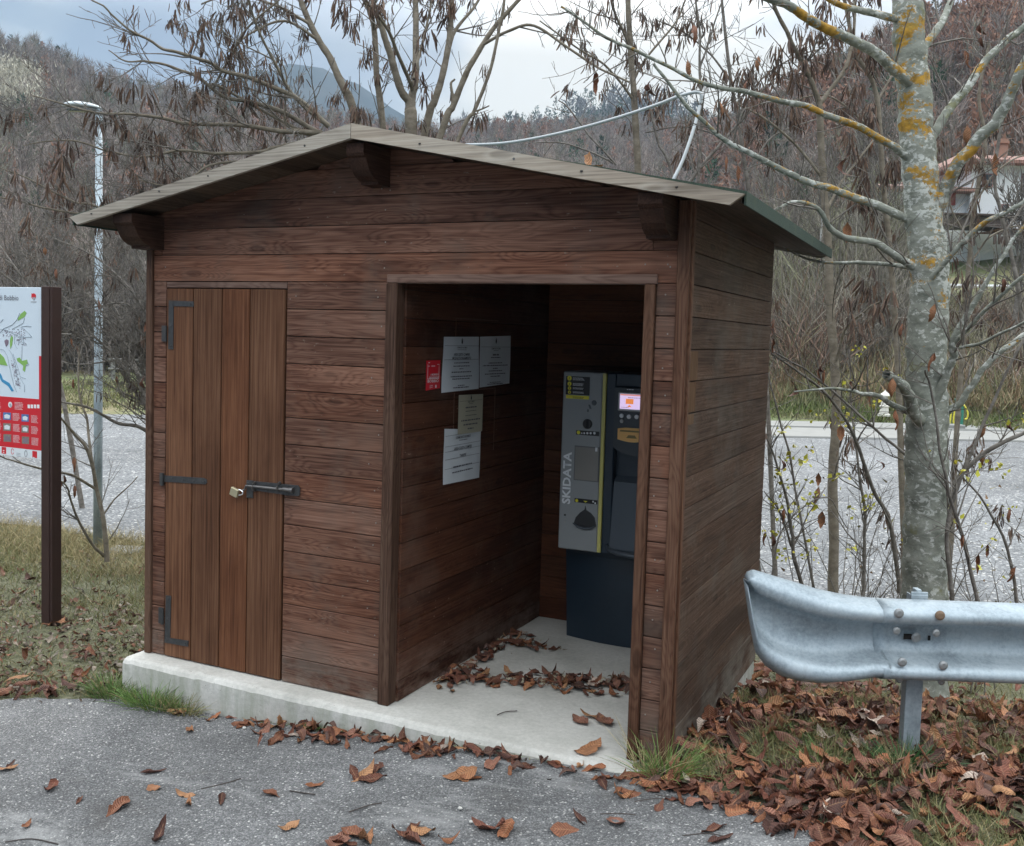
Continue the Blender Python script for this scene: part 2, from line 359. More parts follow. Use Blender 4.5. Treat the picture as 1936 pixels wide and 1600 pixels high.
# pale concrete strip and kerb along the right part of the far side
m_conc = simple('pale_concrete', (.23, .23, .215), .85, var=.18, scale=3, bmp=.3)
xs = np.linspace(-7, 16, 60); pv = []; 
yk = lot_far_y(xs)
pr = [(-2.6, .01), (-2.58, .05), (.0, .06), (.02, .10), (.16, .10), (.18, .05), (2.6, .05), (2.62, .0)]
V = np.array([[x, y+dy-2.4, -.45+h] for x, y in zip(xs, yk) for dy, h in pr]); k = len(pr); i = np.arange(len(xs)-1)[:, None]*k+np.arange(k-1)[None]
tag(mk('pavement', V, np.stack([i, i+k, i+k+1, i+1], -1).reshape(-1, 4), m_conc), kind='structure')
# ================================================================== CONCRETE SLAB
m_slab, t, b = newmat('cast_concrete'); p = objco(t)
n1 = noise(t, p, 2.2, 6, .65); n2 = noise(t, p, 45, 4, .7); n3 = noise(t, vmul(t, p, (14, 14, 2.2)), 1, 5, .6)
c = ramp(t, n1, [(.3, (.36, .355, .32)), (.5, (.47, .46, .42)), (.7, (.56, .55, .51))]); c = mixc(t, 1, c, ramp(t, n2, [(.25, .82), (.7, 1.1)]), 'MULTIPLY')
ge = t.nodes.new('ShaderNodeNewGeometry'); sp = t.nodes.new('ShaderNodeSeparateXYZ'); t.links.new(ge.outputs['Normal'], sp.inputs[0])
side = ramp(t, sp.outputs[2], [(.2, 1), (.6, 0)])
c = mixc(t, M('MULTIPLY', side, ramp(t, n3, [(.42, 0), (.62, .55)]), tree=t), c, (.25, .27, .20))
pit = noise(t, p, 120, 2, .5); c = mixc(t, ramp(t, pit, [(.70, 0), (.75, .7)]), c, (.12, .10, .08))
t.links.new(c, b.inputs['Base Color']); b.inputs['Roughness'].default_value = .88; bump(t, b, M('ADD', n2, M('MULTIPLY', n1, 1.5, tree=t), tree=t), .35, .006)
sx = np.arange(-.005, 2.875, .03); prof = []
wob = np.interp(sx, np.linspace(0, 3, 34), rng.normal(0, .0022, 34)); wo2 = np.interp(sx, np.linspace(0, 3, 160), rng.normal(0, .0022, 160))
V = []; 
pr = [(-.132, -.6), (-.132, -.05), (-.131, -.026), (-.120, -.010), (-.104, -.002), (-.09, 0), (.4, 0), (1.0, 0), (1.79, 0), (1.79, -.6)]
for j, x in enumerate(sx):
    for q, (y, z) in enumerate(pr): V.append([x, y+(wob[j] if q < 4 else 0), z+(wo2[j] if 1 < q < 5 else 0)])
k = len(pr); i = np.arange(len(sx)-1)[:, None]*k+np.arange(k-1)[None]
F = [list(f) for f in np.stack([i, i+k, i+k+1, i+1], -1).reshape(-1, 4)]+[list(range(k))[::-1], [len(V)-k+q for q in range(k)]]
tag(mk('concrete_slab', V, F, m_slab), 'pale concrete base slab under the brown wooden shed, chipped front edge', 'slab')

# ================================================================== SHED
P_ = .13; RX, RZ, SL = 1.432, 2.546, .199
def zu(x): return RZ-SL*abs(x-RX)
DARK = (.032, .0125, .0075); MID = (.102, .045, .028); LIT = (.20, .105, .070)
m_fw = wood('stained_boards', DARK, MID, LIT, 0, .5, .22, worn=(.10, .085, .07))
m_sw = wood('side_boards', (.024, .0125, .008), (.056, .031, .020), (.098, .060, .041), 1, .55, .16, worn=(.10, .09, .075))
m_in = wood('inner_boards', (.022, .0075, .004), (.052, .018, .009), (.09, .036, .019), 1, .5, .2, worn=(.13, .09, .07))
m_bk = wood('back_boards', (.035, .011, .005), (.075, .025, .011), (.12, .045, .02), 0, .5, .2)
m_dr = wood('door_boards', (.052, .019, .0085), (.124, .053, .026), (.21, .103, .055), 2, .5, .14, knots=False, fine=1.0, rg=.03)
m_tr = wood('trim_timber', (.030, .0135, .008), (.078, .038, .023), (.135, .077, .050), 2, .5, .2)
m_hd = wood('lintel_timber', (.045, .025, .018), (.11, .067, .052), (.18, .12, .095), 0, .5, .2)
m_fa = wood('weathered_fascia', (.14, .122, .10), (.31, .28, .235), (.46, .43, .37), 0, .75, .10, spec=.2, rg=.02)
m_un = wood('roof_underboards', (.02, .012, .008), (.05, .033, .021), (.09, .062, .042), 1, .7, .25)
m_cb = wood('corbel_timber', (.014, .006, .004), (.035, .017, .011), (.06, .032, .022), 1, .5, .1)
m_iron = simple('black_iron', (.075, .075, .075), .5, .7, .35, 40, .3)
m_irn2 = simple('worn_iron', (.16, .155, .15), .42, .85, .5, 60, .3)
m_gap = simple('dark_backing', (.006, .004, .003), .9)
shed = empty('wooden_shed', (1.43, .85, 0), 'dark brown boarded hut with low gabled roof and an open booth, on a concrete slab', 'shed')
w = MB(); DRX = [on(u, 552, 1, 0)[0] for u in (316, 367, 421, 474, 541)]
dx0, dx1 = DRX[0], DRX[-1]
LX, MX, RXs, CXs = .06, 1.4765, 2.737, 2.82
for k in range(15):
    z0, z1 = k*P_+.0018, (k+1)*P_-.0018
    for a, bb in ((LX, dx0-.006), (dx1+.006, MX), (RXs, CXs)):
        w.box(a+.0005, bb, 0, .03, max(z0, .004), z1, .0025)
for k in range(15, 20):
    z0, z1 = k*P_+.0018, (k+1)*P_-.0018
    def clip(a, bb):
        poly = [(a, z0), (bb, z0)]
        xs_ = [x for x in np.linspace(a, bb, 41)][::-1]
        top = [(x, min(z1, zu(x)+.01)) for x in xs_]
        top = [q for q in top if q[1] > z0+.004]
        if len(top) < 2: return
        simp = [top[0]]+[top[i] for i in range(1, len(top)-1) if abs((top[i][1]-top[i-1][1])-(top[i+1][1]-top[i][1])) > 1e-5]+[top[-1]]
        if top[0][0] < bb-1e-6 or top[-1][0] > a+1e-6: poly = [(top[-1][0]-.02, z0), (top[0][0]+.02, z0)]
        w.prism(poly+simp, 1, 0, .03)
    if k == 16:
        clip(LX, .112); clip(.115, 2.715); clip(2.718, CXs)
    else: clip(LX, CXs)
fw = w.build('front_wall', m_fw, shed)
g_ = MB(); g_.prism([(dx0-.03, 0), (dx0-.03, 1.93), (dx1+.03, 1.93), (dx1+.03, 0)], 1, .031, .05)
g_.prism([(LX, .01), (dx0-.02, .01), (dx0-.02, 1.93), (LX, 1.93)], 1, .031, .045); g_.prism([(dx1+.02, .01), (MX+.03, .01), (MX+.03, 1.93), (dx1+.02, 1.93)], 1, .031, .045)
g_.prism([(RXs, .01), (CXs+.03, .01), (CXs+.03, 1.93), (RXs, 1.93)], 1, .031, .045)
g_.prism([(LX, 1.955), (CXs+.03, 1.955), (CXs+.03, zu(CXs)), (RX, RZ), (LX, zu(LX))], 1, .031, .045)
g_.build('gap_backing', m_gap, shed)
# side walls
w = MB(); y0s = [.0, .60, 1.25]
for k in range(-1, 19):
    z0, z1 = k*P_+.0015, (k+1)*P_-.0015
    if k == -1: z0 = -.02; continue
    if k == 0: w.box(2.862, 2.8645, .0365, 1.72, -.05, .004, 0, 2.0); z0 = .003
    w.box(2.834, 2.864, .0315, 1.72, z0, min(z1, zu(2.85)+.03), .002)
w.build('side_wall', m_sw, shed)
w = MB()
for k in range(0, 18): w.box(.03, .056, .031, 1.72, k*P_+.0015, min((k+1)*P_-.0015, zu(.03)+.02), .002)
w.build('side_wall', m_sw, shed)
w = MB(); w.box(2.8645, 2.867, .045, .19, 1.565, 1.683, 0, 3.3); w.box(2.8645, 2.867, .045, .175, 1.437, 1.557, 0, 7.7); w.box(2.8645, 2.867, .045, .16, 1.385, 1.427, 0, 9.1)
w.build('repair_patch', wood('fresher_timber', (.05, .026, .012), (.10, .055, .028), (.14, .08, .045), 2, .6, .1, knots=False), shed)['label'] = 'lighter orange brown patch on the side wall'
w = MB()
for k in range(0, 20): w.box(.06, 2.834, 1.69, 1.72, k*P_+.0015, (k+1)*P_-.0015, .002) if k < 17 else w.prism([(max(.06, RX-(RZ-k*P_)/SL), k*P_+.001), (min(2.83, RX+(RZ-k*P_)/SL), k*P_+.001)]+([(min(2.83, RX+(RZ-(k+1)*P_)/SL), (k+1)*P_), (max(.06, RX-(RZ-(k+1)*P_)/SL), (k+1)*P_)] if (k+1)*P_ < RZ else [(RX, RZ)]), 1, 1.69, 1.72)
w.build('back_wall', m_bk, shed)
w = MB(); w.prism([(.05, 0), (2.84, 0), (2.84, zu(2.84)), (RX, RZ), (.05, zu(.05))], 1, 1.7215, 1.735); w.build('gap_backing', m_gap, shed)  # added unseen sheet, stops light leaking through the back wall gaps
w = MB(); w.box(1.505, 1.5145, .052, 1.69, .002, zu(1.5)); w.build('gap_backing', m_gap, shed)
w = MB(); w.box(2.825, 2.8335, .052, 1.689, .002, zu(2.83)); w.build('gap_backing', m_in, shed)
w = MB()
for k in range(0, 20):
    z0 = k*P_+.0015-.03; z1 = (k+1)*P_-.0015-.03
    if z0 < 0: z0 = .002
    if z0 > zu(1.52): break
    w.box(1.515, 1.546, .0515, 1.69, z0, min(z1, zu(1.52)), .002)
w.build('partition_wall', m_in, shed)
# trims
w = MB(); w.box(1.4775, 1.536, -.019, .051, 0.001, 1.944, .004, 2.2); w.build('opening_trim', m_tr, shed)
w = MB(); w.box(2.692, 2.7355, -.019, .051, 0.001, 1.944, .004, 5.1); w.build('opening_trim', m_tr, shed)
w = MB(); w.box(1.4775, 2.742, -.012, .05, 1.9455, 1.984, .003, 6.4); w.build('lintel', m_hd, shed)
w = MB(); w.box(2.8215, 2.870, -.019, 0.004, -.06, zu(2.86)+.01, .004, 8.3); w.box(2.8655, 2.879, .005, .036, -.06, zu(2.86)+.01, .003, 1.3); w.build('corner_trim', m_tr, shed)
w = MB(); w.box(.018, .0585, -.015, .03, 0.001, zu(.03)+.01, .004, 4.7); w.build('corner_trim', m_tr, shed)
w = MB(); w.box(2.70, 2.834, .032, .05, .002, 1.93, .002, 4.1); w.build('inner_trim', m_tr, shed)
# screws
sc_ = MB(); sc_.tube([(0, 0, 0), (0, -.0022, 0)], [.0036, .003], 8)
scr = sc_.build('screw_head', simple('screw_steel', (.25, .22, .19), .5, .4), shed)
spots = [(on(1245+(k % 2)*8, 560+62*k, 1, 0)[0], (k+.5)*P_+random.uniform(-.02, .02)) for k in range(0, 15)]
spots = [(random.choice([2.775, 2.79, 2.76]), (k+.5)*P_+random.uniform(-.02, .02)) for k in range(0, 17)]
spots += [(on(u, v, 1, 0)[0], on(u, v, 1, 0)[2]) for u, v in ((722, 357), (738, 360), (729, 397), (729, 458), (727, 507), (1220, 500), (1263, 500), (1116, 436), (313, 505), (560, 560), (715, 562))]
spots += [(1.43+random.uniform(-.04, .02), (k+.5)*P_+random.uniform(-.03, .03)) for k in range(0, 15, 1)]
for i_, (x, z) in enumerate(spots):
    if i_ == 0: scr.location = scr.location+Vector((x, -.0005, z)); continue
    c_ = scr.copy(); COL.objects.link(c_); c_.parent = shed; c_.location = Vector((-1.43, -.85, 0))+Vector((x, -.0005, z))
# door
door = MB()
for a, bb in zip(DRX[:-1], DRX[1:]): door.box(a+.0028, bb-.0028, -.006, .028, .006, 1.912, .0035)
w = MB(); w.box(dx0-.004, dx1+.004, .001, .03, 1.917, 1.947, .002); w.build('door_header', m_hd, shed)
dr = door.build('door', m_dr, shed); dr['label'] = 'closed door of four upright boards, lighter orange brown than the walls'
def dp(u, v): q = on(u, v, 1, -.01); return q[0], q[2]
def plate(px, y0=-.0115, y1=-.006): return [dp(*a) for a in px]
def hinge(polys, knuckle, bolts):
    h = MB()
    for i_, pl in enumerate(polys): h.prism(plate(pl), 1, -.0095-.0006*i_, -.0062)
    x, z0 = dp(*knuckle[0]); _, z1 = dp(*knuckle[1]); h.tube([(x, -.014, z0), (x, -.014, z1)], .008, 8)
    x2, z2 = dp(*knuckle[2]); h.box(x2-.012, x-.004, -.011, -.001, z0, z1)
    for q in bolts:
        x, z = dp(*q); h.disc((x, -.0095, z), (0, -1, 0), .0055, .004, 8)
    h.build('hinge', m_iron, dr)
hinge([[(319, 568), (366, 570), (366, 580), (319, 579)], [(319, 568), (328, 568.5), (327, 661), (318, 660)]], [(314, 616), (314, 646), (309, 630)], [(326, 574), (360, 575), (323, 617), (323, 654)])
hinge([[(309, 899), (385, 904), (390, 907), (391, 912), (388, 916), (309, 911)]], [(308, 895), (308, 918), (305, 905)], [(324, 905), (346, 907), (366, 909.5), (385, 911.5)])
hinge([[(313, 1126), (323, 1127), (321, 1216), (311, 1214)], [(311, 1205), (356, 1212), (355, 1223), (311, 1215)]], [(308, 1150), (308, 1180), (303, 1165)], [(318, 1132), (317, 1170), (316, 1208), (350, 1217)])
h = MB(); h.prism(plate([(470, 909), (563, 918), (567, 923), (566, 936), (562, 938), (540, 936), (470, 926)]), 1, -.0098, -.0062)
h.prism(plate([(466, 908), (478, 909), (478, 942), (466, 941)]), 1, -.0106, -.0062)
for q in ((508, 915), (527, 917), (545, 918), (557, 921), (506, 928), (527, 931), (545, 935), (557, 935), (469, 914), (473, 938)):
    x, z = dp(*q); h.disc((x, -.0095, z), (0, -1, 0), .005, .004, 8)
lk = h.build('bolt_plate', m_iron, dr)
h = MB(); a = dp(468, 918); b_ = dp(556, 926); c_ = dp(480, 919)
h.tube([(c_[0], -.022, c_[1]), (b_[0], -.022, b_[1]-.002)], .0075, 10); h.tube([(dp(538, 924)[0], -.022, dp(538, 924)[1]), (b_[0]+.004, -.022, b_[1]-.002)], [.0085, .014], 10)
h.tube([(c_[0], -.022, c_[1]), (a[0], -.022, a[1]), (a[0]-.006, -.024, a[1]-.02), (dp(462, 927)[0], -.03, dp(462, 927)[1])], .005, 8)
h.build('sliding_bolt', m_irn2, dr)
for u in (482, 529):
    h = MB(); x, z = dp(u, 920); h.tube([(x, -.008, z+.02), (x, -.024, z+.014), (x, -.0315, z), (x, -.024, z-.014), (x, -.008, z-.02)], .0065, 6); h.build('bolt_keeper', m_irn2, dr)
# padlock hangs from the bolt
pl = empty('padlock', tuple(dp(453, 932)[:1])+(-.03, dp(453, 932)[1]), 'small brass padlock hanging from the black sliding bolt on the door', 'padlock')
x, z = dp(450, 930)
h = MB(); ang = R(-18); ax_ = np.array([[math.cos(ang), 0, math.sin(ang)], [0, 1, 0], [-math.sin(ang), 0, math.cos(ang)]])
h.box(-.026, .022, -.009, .009, -.021, .021, .003, axes=ax_, org=(x, -.032, z)); h.build('body', simple('dull_brass', (.46, .41, .27), .45, .7, .15, 30), pl)
h = MB(); th = np.linspace(-1.5, 1.5, 9); h.tube([(x+.022+.028*math.cos(a)-.008*0, -.032, z+.002+.014*math.sin(a)) for a in th], .0038, 8); h.build('shackle', simple('chrome', (.7, .7, .7), .25, 1, .05), pl)
# roof
fm_, t, b = newmat('green_roof_felt'); p = objco(t); n = noise(t, p, 260, 2, .7); n2 = noise(t, p, 9, 4)
c = ramp(t, n, [(.3, (.018, .032, .024)), (.7, (.055, .085, .062))]); c = mixc(t, ramp(t, n2, [(.55, 0), (.75, .5)]), c, (.09, .10, .05)); t.links.new(c, b.inputs['Base Color']); b.inputs['Roughness'].default_value = .95; bump(t, b, n, .6, .003)
for sgn in (-1, 1):
    xe = RX+sgn*1.688
    w = MB(); nb = 14
    for q in range(nb):
        a, bb = RX+sgn*1.68*q/nb+sgn*(.0006 if q else .0), RX+sgn*1.68*(q+1)/nb-sgn*.0012
        w.prism([(a, zu(a)+.012), (bb, zu(bb)+.012), (bb, zu(bb)+.045), (a, zu(a)+.045)], 1, -.2255, 2.02)
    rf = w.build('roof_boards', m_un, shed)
    w = MB(); pf = [(RX, RZ+.0465), (xe, zu(xe)+.0465), (xe, zu(xe)+.006), (xe+sgn*.008, zu(xe)+.006), (xe+sgn*.008, zu(xe)+.056), (RX, RZ+.057)]
    w.prism(pf, 1, -.2262, 2.03)
    w.build('roof_felt', fm_, shed)
    # fascia, with its end cut on the slant
    w = MB(); pts = []
    L0 = RX+sgn*.0015; xe1 = RX+sgn*1.640; xe2 = RX+sgn*1.694
    for ya, yb in ((-.2485, -.2275),):
        w.prism([(L0, RZ+.001), (xe1, zu(xe1)-.004), (xe2, zu(xe2)+.044), (L0, RZ+.064)], 1, ya, yb, 3.1+sgn*1.37)
    w.build('fascia_board', m_fa, shed)
    w = MB(); w.prism([(L0, RZ+.001), (xe1, zu(xe1)-.004), (xe2, zu(xe2)+.04), (L0, RZ+.045)], 1, 2.031, 2.048); w.build('fascia_board', m_fa, shed)
    # nails in the fascia
    for fr in (.15, .5, .62, .9):
        x = RX+sgn*1.6*(fr+random.uniform(-.07, .07)); nlo = MB(); nlo.tube([(x, -.2484, zu(x)+.03+random.uniform(-.01, .01)), (x, -.2496, zu(x)+.03)], .0055, 7); nlo.build('nail_head', m_iron, shed)
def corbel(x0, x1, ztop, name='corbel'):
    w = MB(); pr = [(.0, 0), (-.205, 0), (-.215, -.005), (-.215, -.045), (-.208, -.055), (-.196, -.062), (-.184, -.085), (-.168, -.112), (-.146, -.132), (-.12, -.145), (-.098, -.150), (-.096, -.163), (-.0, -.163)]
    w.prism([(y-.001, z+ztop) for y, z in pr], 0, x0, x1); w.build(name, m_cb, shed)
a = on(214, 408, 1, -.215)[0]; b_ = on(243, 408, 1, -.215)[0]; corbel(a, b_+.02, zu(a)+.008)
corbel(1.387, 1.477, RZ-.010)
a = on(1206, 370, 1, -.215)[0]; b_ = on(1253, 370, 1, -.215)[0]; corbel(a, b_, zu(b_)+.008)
# ghost frames of removed boards on the partition, and a batten
w = MB()
def bar(y0, y1, z0, z1): w.box(1.5463, 1.5475, y0, y1, z0, z1)
m_rw = simple('pale_raw_wood', (.10, .05, .03), .7)
for b4 in ((.52, .528, 1.03, 1.43), (.98, .988, 1.10, 1.43), (.50, .99, 1.435, 1.441), (.52, .526, 1.71, 1.80), (.52, 1.0, 1.80, 1.806)): w = MB(); bar(*b4); w.build('outline_strip', m_rw, shed)
# ================================================================== WRITING
def text(body, org, right, up, h, mat, parent, name='lettering', width=None, bold=0.0, align='LEFT', depth=.0006):
    cu = bpy.data.curves.new('txt', 'FONT'); cu.body = body; cu.size = 1; cu.offset = bold; cu.extrude = 0; cu.resolution_u = 2
    o = bpy.data.objects.new('txt', cu); COL.objects.link(o)
    dg = bpy.context.evaluated_depsgraph_get(); me = bpy.data.meshes.new_from_object(o.evaluated_get(dg))
    bpy.data.objects.remove(o); bpy.data.curves.remove(cu)
    n = len(me.vertices); co = np.zeros(n*3, np.float32); me.vertices.foreach_get('co', co); co = co.reshape(-1, 3)
    x0, x1 = co[:, 0].min(), co[:, 0].max(); s = h/.72
    sx = s if width is None else width/(x1-x0)
    X = (co[:, 0]-x0)*sx; wd = (x1-x0)*sx
    if align == 'CENTER': X -= wd/2
    if align == 'RIGHT': X -= wd
    right = np.asarray(right, float); up = np.asarray(up, float); nrm = np.cross(right, up)
    P = np.asarray(org)+X[:, None]*right+(co[:, 1]*s)[:, None]*up+nrm*depth
    me.vertices.foreach_set('co', P.astype(np.float32).ravel()); me.materials.clear(); me.update(); me.name = name
    return link(name, me, mat, parent)
def words(mb, org, right, up, width, h, lines, pitch, fill=.95, center=False, depth=.0005):
    """rows of tiny dashes standing for print too small to read"""
    right = np.asarray(right, float); up = np.asarray(up, float); nrm = np.cross(right, up)
    for i in range(lines):
        wl = width*random.uniform(fill-.2, fill) if not center else width*random.uniform(.5, fill)
        x = (width-wl)/2 if center else 0; e = x+wl
        while x < e-h*.5:
            ww = min(random.uniform(h*1.2, h*4.5), e-x); o_ = np.asarray(org)+right*x-up*(i*pitch)+nrm*depth
            mb.add([o_, o_+right*ww, o_+right*ww+up*h*random.uniform(.7, 1), o_+up*h*.85], [[0, 1, 2, 3]]); x += ww+h*.6
def quad(mb, pts, n, d): mb.add([np.asarray(p)+np.asarray(n)*d for p in pts], [list(range(len(pts)))])
m_ink = simple('black_ink', (.03, .032, .04), .7); m_white = simple('white_print', (.75, .76, .76), .5, var=.05); m_ink2 = simple('grey_ink', (.10, .10, .12), .7)
m_red = simple('red_print', (.56, .012, .022), .4, var=.06); m_paper = simple('sleeved_paper', (.62, .66, .68), .28, var=.08, scale=5); m_buff = simple('buff_paper', (.40, .38, .28), .4, var=.08, scale=5)
YV = (0, 1, 0); ZV = (0, 0, 1); PX = 1.5475
def notice(pix, mat, label, wav, name='notice', off=0.0):
    c = [on(u, v, 0, PX) for u, v in pix]      # top-left, top-right, bottom-right, bottom-left
    n = 18; V = []; ph = random.random()*6
    for j in range(n+1):
        for i in range(n+1):
            s, t_ = i/n, j/n; p = (c[0]*(1-s)+c[1]*s)*(1-t_)+(c[3]*(1-s)+c[2]*s)*t_
            d = .002+wav*(math.sin(s*17+ph+t_*2.2)*.5+math.sin(t_*7+ph*2+s*3)*.6+1.1)*.5+off; V.append((PX+d, p[1], p[2]))
    F = [[j*(n+1)+i, j*(n+1)+i+1, (j+1)*(n+1)+i+1, (j+1)*(n+1)+i] for j in range(n) for i in range(n)]
    ctr = sum(c)/4; e = empty(name, (PX, ctr[1], ctr[2]), label, 'notice' if name == 'notice' else 'sticker'); mk('sheet', V, [f[::-1] for f in F], mat, e, True)
    return e, c, PX+.0025+wav*1.15+off
def crest(e, y, z, x, s=1.0):
    m = MB(); N = (1, 0, 0)
    quad(m, [(x, y-.008*s, z+.008*s), (x, y-.008*s, z-.006*s), (x, y, z-.014*s), (x, y+.008*s, z-.006*s), (x, y+.008*s, z+.008*s)], N, 0)
    quad(m, [(x, y-.009*s, z+.010*s), (x, y+.009*s, z+.010*s), (x, y+.009*s, z+.014*s), (x, y+.003*s, z+.013*s), (x, y, z+.021*s), (x, y-.003*s, z+.013*s), (x, y-.009*s, z+.014*s)], N, 0)
    m.build('crest', m_ink, e)
def nt_lines(e, c, x, rows):
    yl = (c[0][1]+c[3][1])/2; yr = (c[1][1]+c[2][1])/2; yc = (yl+yr)/2; wd = yr-yl; zt = c[0][2]; hh = c[0][2]-c[3][2]
    m = MB()
    for kind, fz, a, b in rows:
        z = zt-hh*fz
        if kind == 'w': words(m, (x, yl+wd*(.5-a/2), z), YV, ZV, wd*a, b, 1, 0, 1.0, True)
        elif kind == 'u':
            text(a, (x, yc, z), YV, ZV, b, m_ink, e, align='CENTER', bold=.012, width=None, depth=.0006)
        elif kind == 'line': quad(m, [(x, yl+.01, z), (x, yr-.01, z), (x, yr-.01, z+.0016), (x, yl+.01, z+.0016)], (1, 0, 0), .0004)
    m.build('small_print', m_ink2, e)
ctr = lambda c: ((c[0][1]+c[1][1]+c[2][1]+c[3][1])/4)
e, c, x = notice([(838, 637), (904, 637), (904, 735), (833, 743)], m_paper, 'white notice in a crinkled sleeve beside the red sticker, left of the upper two', .003)
crest(e, ctr(c), c[0][2]-.022, x); nt_lines(e, c, x, [('line', .16, 0, 0), ('u', .205, 'COMUNE DI BOBBIO', .0085), ('w', .235, .25, .003), ('u', .34, 'AREA SOSTA CAMPER', .0125), ('u', .405, 'MODALITÀ PAGAMENTO', .0125), ('line', .413, 0, 0), ('w', .48, .75, .006), ('w', .54, .55, .006), ('w', .59, .2, .006), ('w', .65, .68, .006), ('w', .73, .95, .006), ('w', .775, .85, .006), ('w', .895, .3, .005), ('w', .935, .85, .0065)])
e, c, x = notice([(906, 637), (965, 635), (962, 725), (905, 733)], m_paper, 'white notice furthest into the dark booth, right of the upper two', .003)
crest(e, ctr(c), c[0][2]-.022, x); nt_lines(e, c, x, [('line', .2, 0, 0), ('u', .245, 'COMUNE DI BOBBIO', .0085), ('w', .275, .25, .003), ('w', .37, .38, .010), ('w', .42, .32, .006), ('w', .53, .85, .006), ('w', .58, .88, .006), ('w', .64, .18, .006), ('w', .69, .62, .006), ('w', .75, .96, .006), ('w', .80, .6, .006), ('w', .92, .55, .005), ('w', .955, .75, .006)])
e, c, x = notice([(839, 811), (908, 812), (905, 903), (836, 917)], m_paper, 'lowest white notice on the booth wall, its top tucked behind the buff one', .003)
nt_lines(e, c, x, [('line', .14, 0, 0), ('u', .215, 'COMUNE DI BOBBIO', .012), ('w', .255, .25, .004), ('line', .33, 0, 0), ('u', .415, 'AREA SOSTA CAMPER', .014), ('line', .425, 0, 0), ('u', .555, 'TARIFFE', .014), ('line', .565, 0, 0), ('w', .73, .65, .007), ('line', .735, 0, 0), ('w', .83, .8, .007)])
e, c, x = notice([(864, 747), (910, 745), (908, 815), (862, 822)], m_buff, 'small buff notice hung in the middle, overlapping the lowest white one', .001, off=.008)
crest(e, ctr(c), c[0][2]-.02, x, .8); nt_lines(e, c, x, [('line', .17, 0, 0), ('u', .215, 'AREA CAMPER', .008), ('w', .25, .22, .003), ('w', .355, .65, .008), ('w', .44, .7, .004), ('w', .55, .85, .004), ('w', .68, .8, .008), ('w', .79, .72, .008), ('w', .90, .33, .008)])
e, c, x = notice([(805, 682), (832, 681), (831, 734), (804, 739)], m_red, 'red sticker reading BOBBIO at the left of the notices', .0003, name='sticker')
yc = ctr(c); zt = c[0][2]; text('BOBBIO', (x, yc, zt-.105), YV, ZV, .0135, m_white, e, align='CENTER', width=.105, bold=.01)
text('I BORGO', (x, yc+.05, zt-.072), YV, ZV, .009, m_white, e, align='RIGHT', width=.075, bold=.015); text('DEI BORGHI', (x, yc+.05, zt-.086), YV, ZV, .009, m_white, e, align='RIGHT', width=.088, bold=.015)
m = MB()
for (a, b_, d, f) in ((-.055, -.052, .018, .088), (.052, .055, .018, .088), (-.055, -.035, .025, .028), (-.022, .015, .025, .028), (.035, .055, .018, .021), (-.055, .055, .0865, .089), (-.05, -.035, .008, .012), (-.02, -.005, .118, .121), (-.02, -.005, .126, .129), (-.03, -.026, .118, .133), (.02, .033, .118, .132)):
    quad(m, [(x, yc+a, zt-f), (x, yc+b_, zt-f), (x, yc+b_, zt-d), (x, yc+a, zt-d)], (1, 0, 0), .0006)
m.build('printed_frame', m_white, e)

# ================================================================== PAYMENT MACHINE
FY = 1.27
mc = empty('payment_machine', (2.12, 1.45, 0), 'grey and dark blue parking payment machine with lit screen inside the booth', 'payment machine')
m_grey = simple('grey_panel', (.27, .285, .285), .42, var=.06, scale=2); m_navy = simple('dark_navy_shell', (.012, .024, .038), .42, var=.25, scale=5, bmp=.08, bscale=400)
m_navy2 = simple('slate_flap', (.055, .068, .082), .4, var=.08); m_blk = simple('black_plastic', (.012, .012, .013), .35, var=.1); m_yel = simple('yellow_stripe', (.58, .53, .16), .4, var=.05)
m_steel = simple('brushed_steel', (.34, .34, .33), .35, .7, .1); m_yell = simple('yellow_label', (.75, .68, .04), .4, var=.05); m_lgry = simple('light_grey_letters', (.75, .77, .78), .5, var=.03)
def fp(u, v, y=FY): return on(u, v, 1, y)
def zx(cx_, cy_, y=FY): return fp(1020+cx_/2.758, 680+cy_/2.758, y)     # crop pixels of the close view
xl = (fp(1065, 702)[0]+fp(1055, 1035)[0])/2; xs_ = (fp(1137, 704)[0]+fp(1131, 1044)[0])/2; xs2 = xs_+.022; xr_ = 2.50; zt = fp(1065, 702)[2]; zb = fp(1055, 1036)[2]
w = MB(); w.box(xl, xs_, FY, 1.64, zb, zt, .006); pan = w.build('grey_cabinet', m_grey, mc)
w = MB(); w.box(xs_+.001, xs2, FY-.003, FY+.02, zb+.002, zt-.002, .003); w.build('yellow_edge', m_yel, mc)
xd_ = xs2+.002
w = MB(); w.box(xd_, xr_, FY+.05, 1.64, zb, zt, .006)
nn = 14
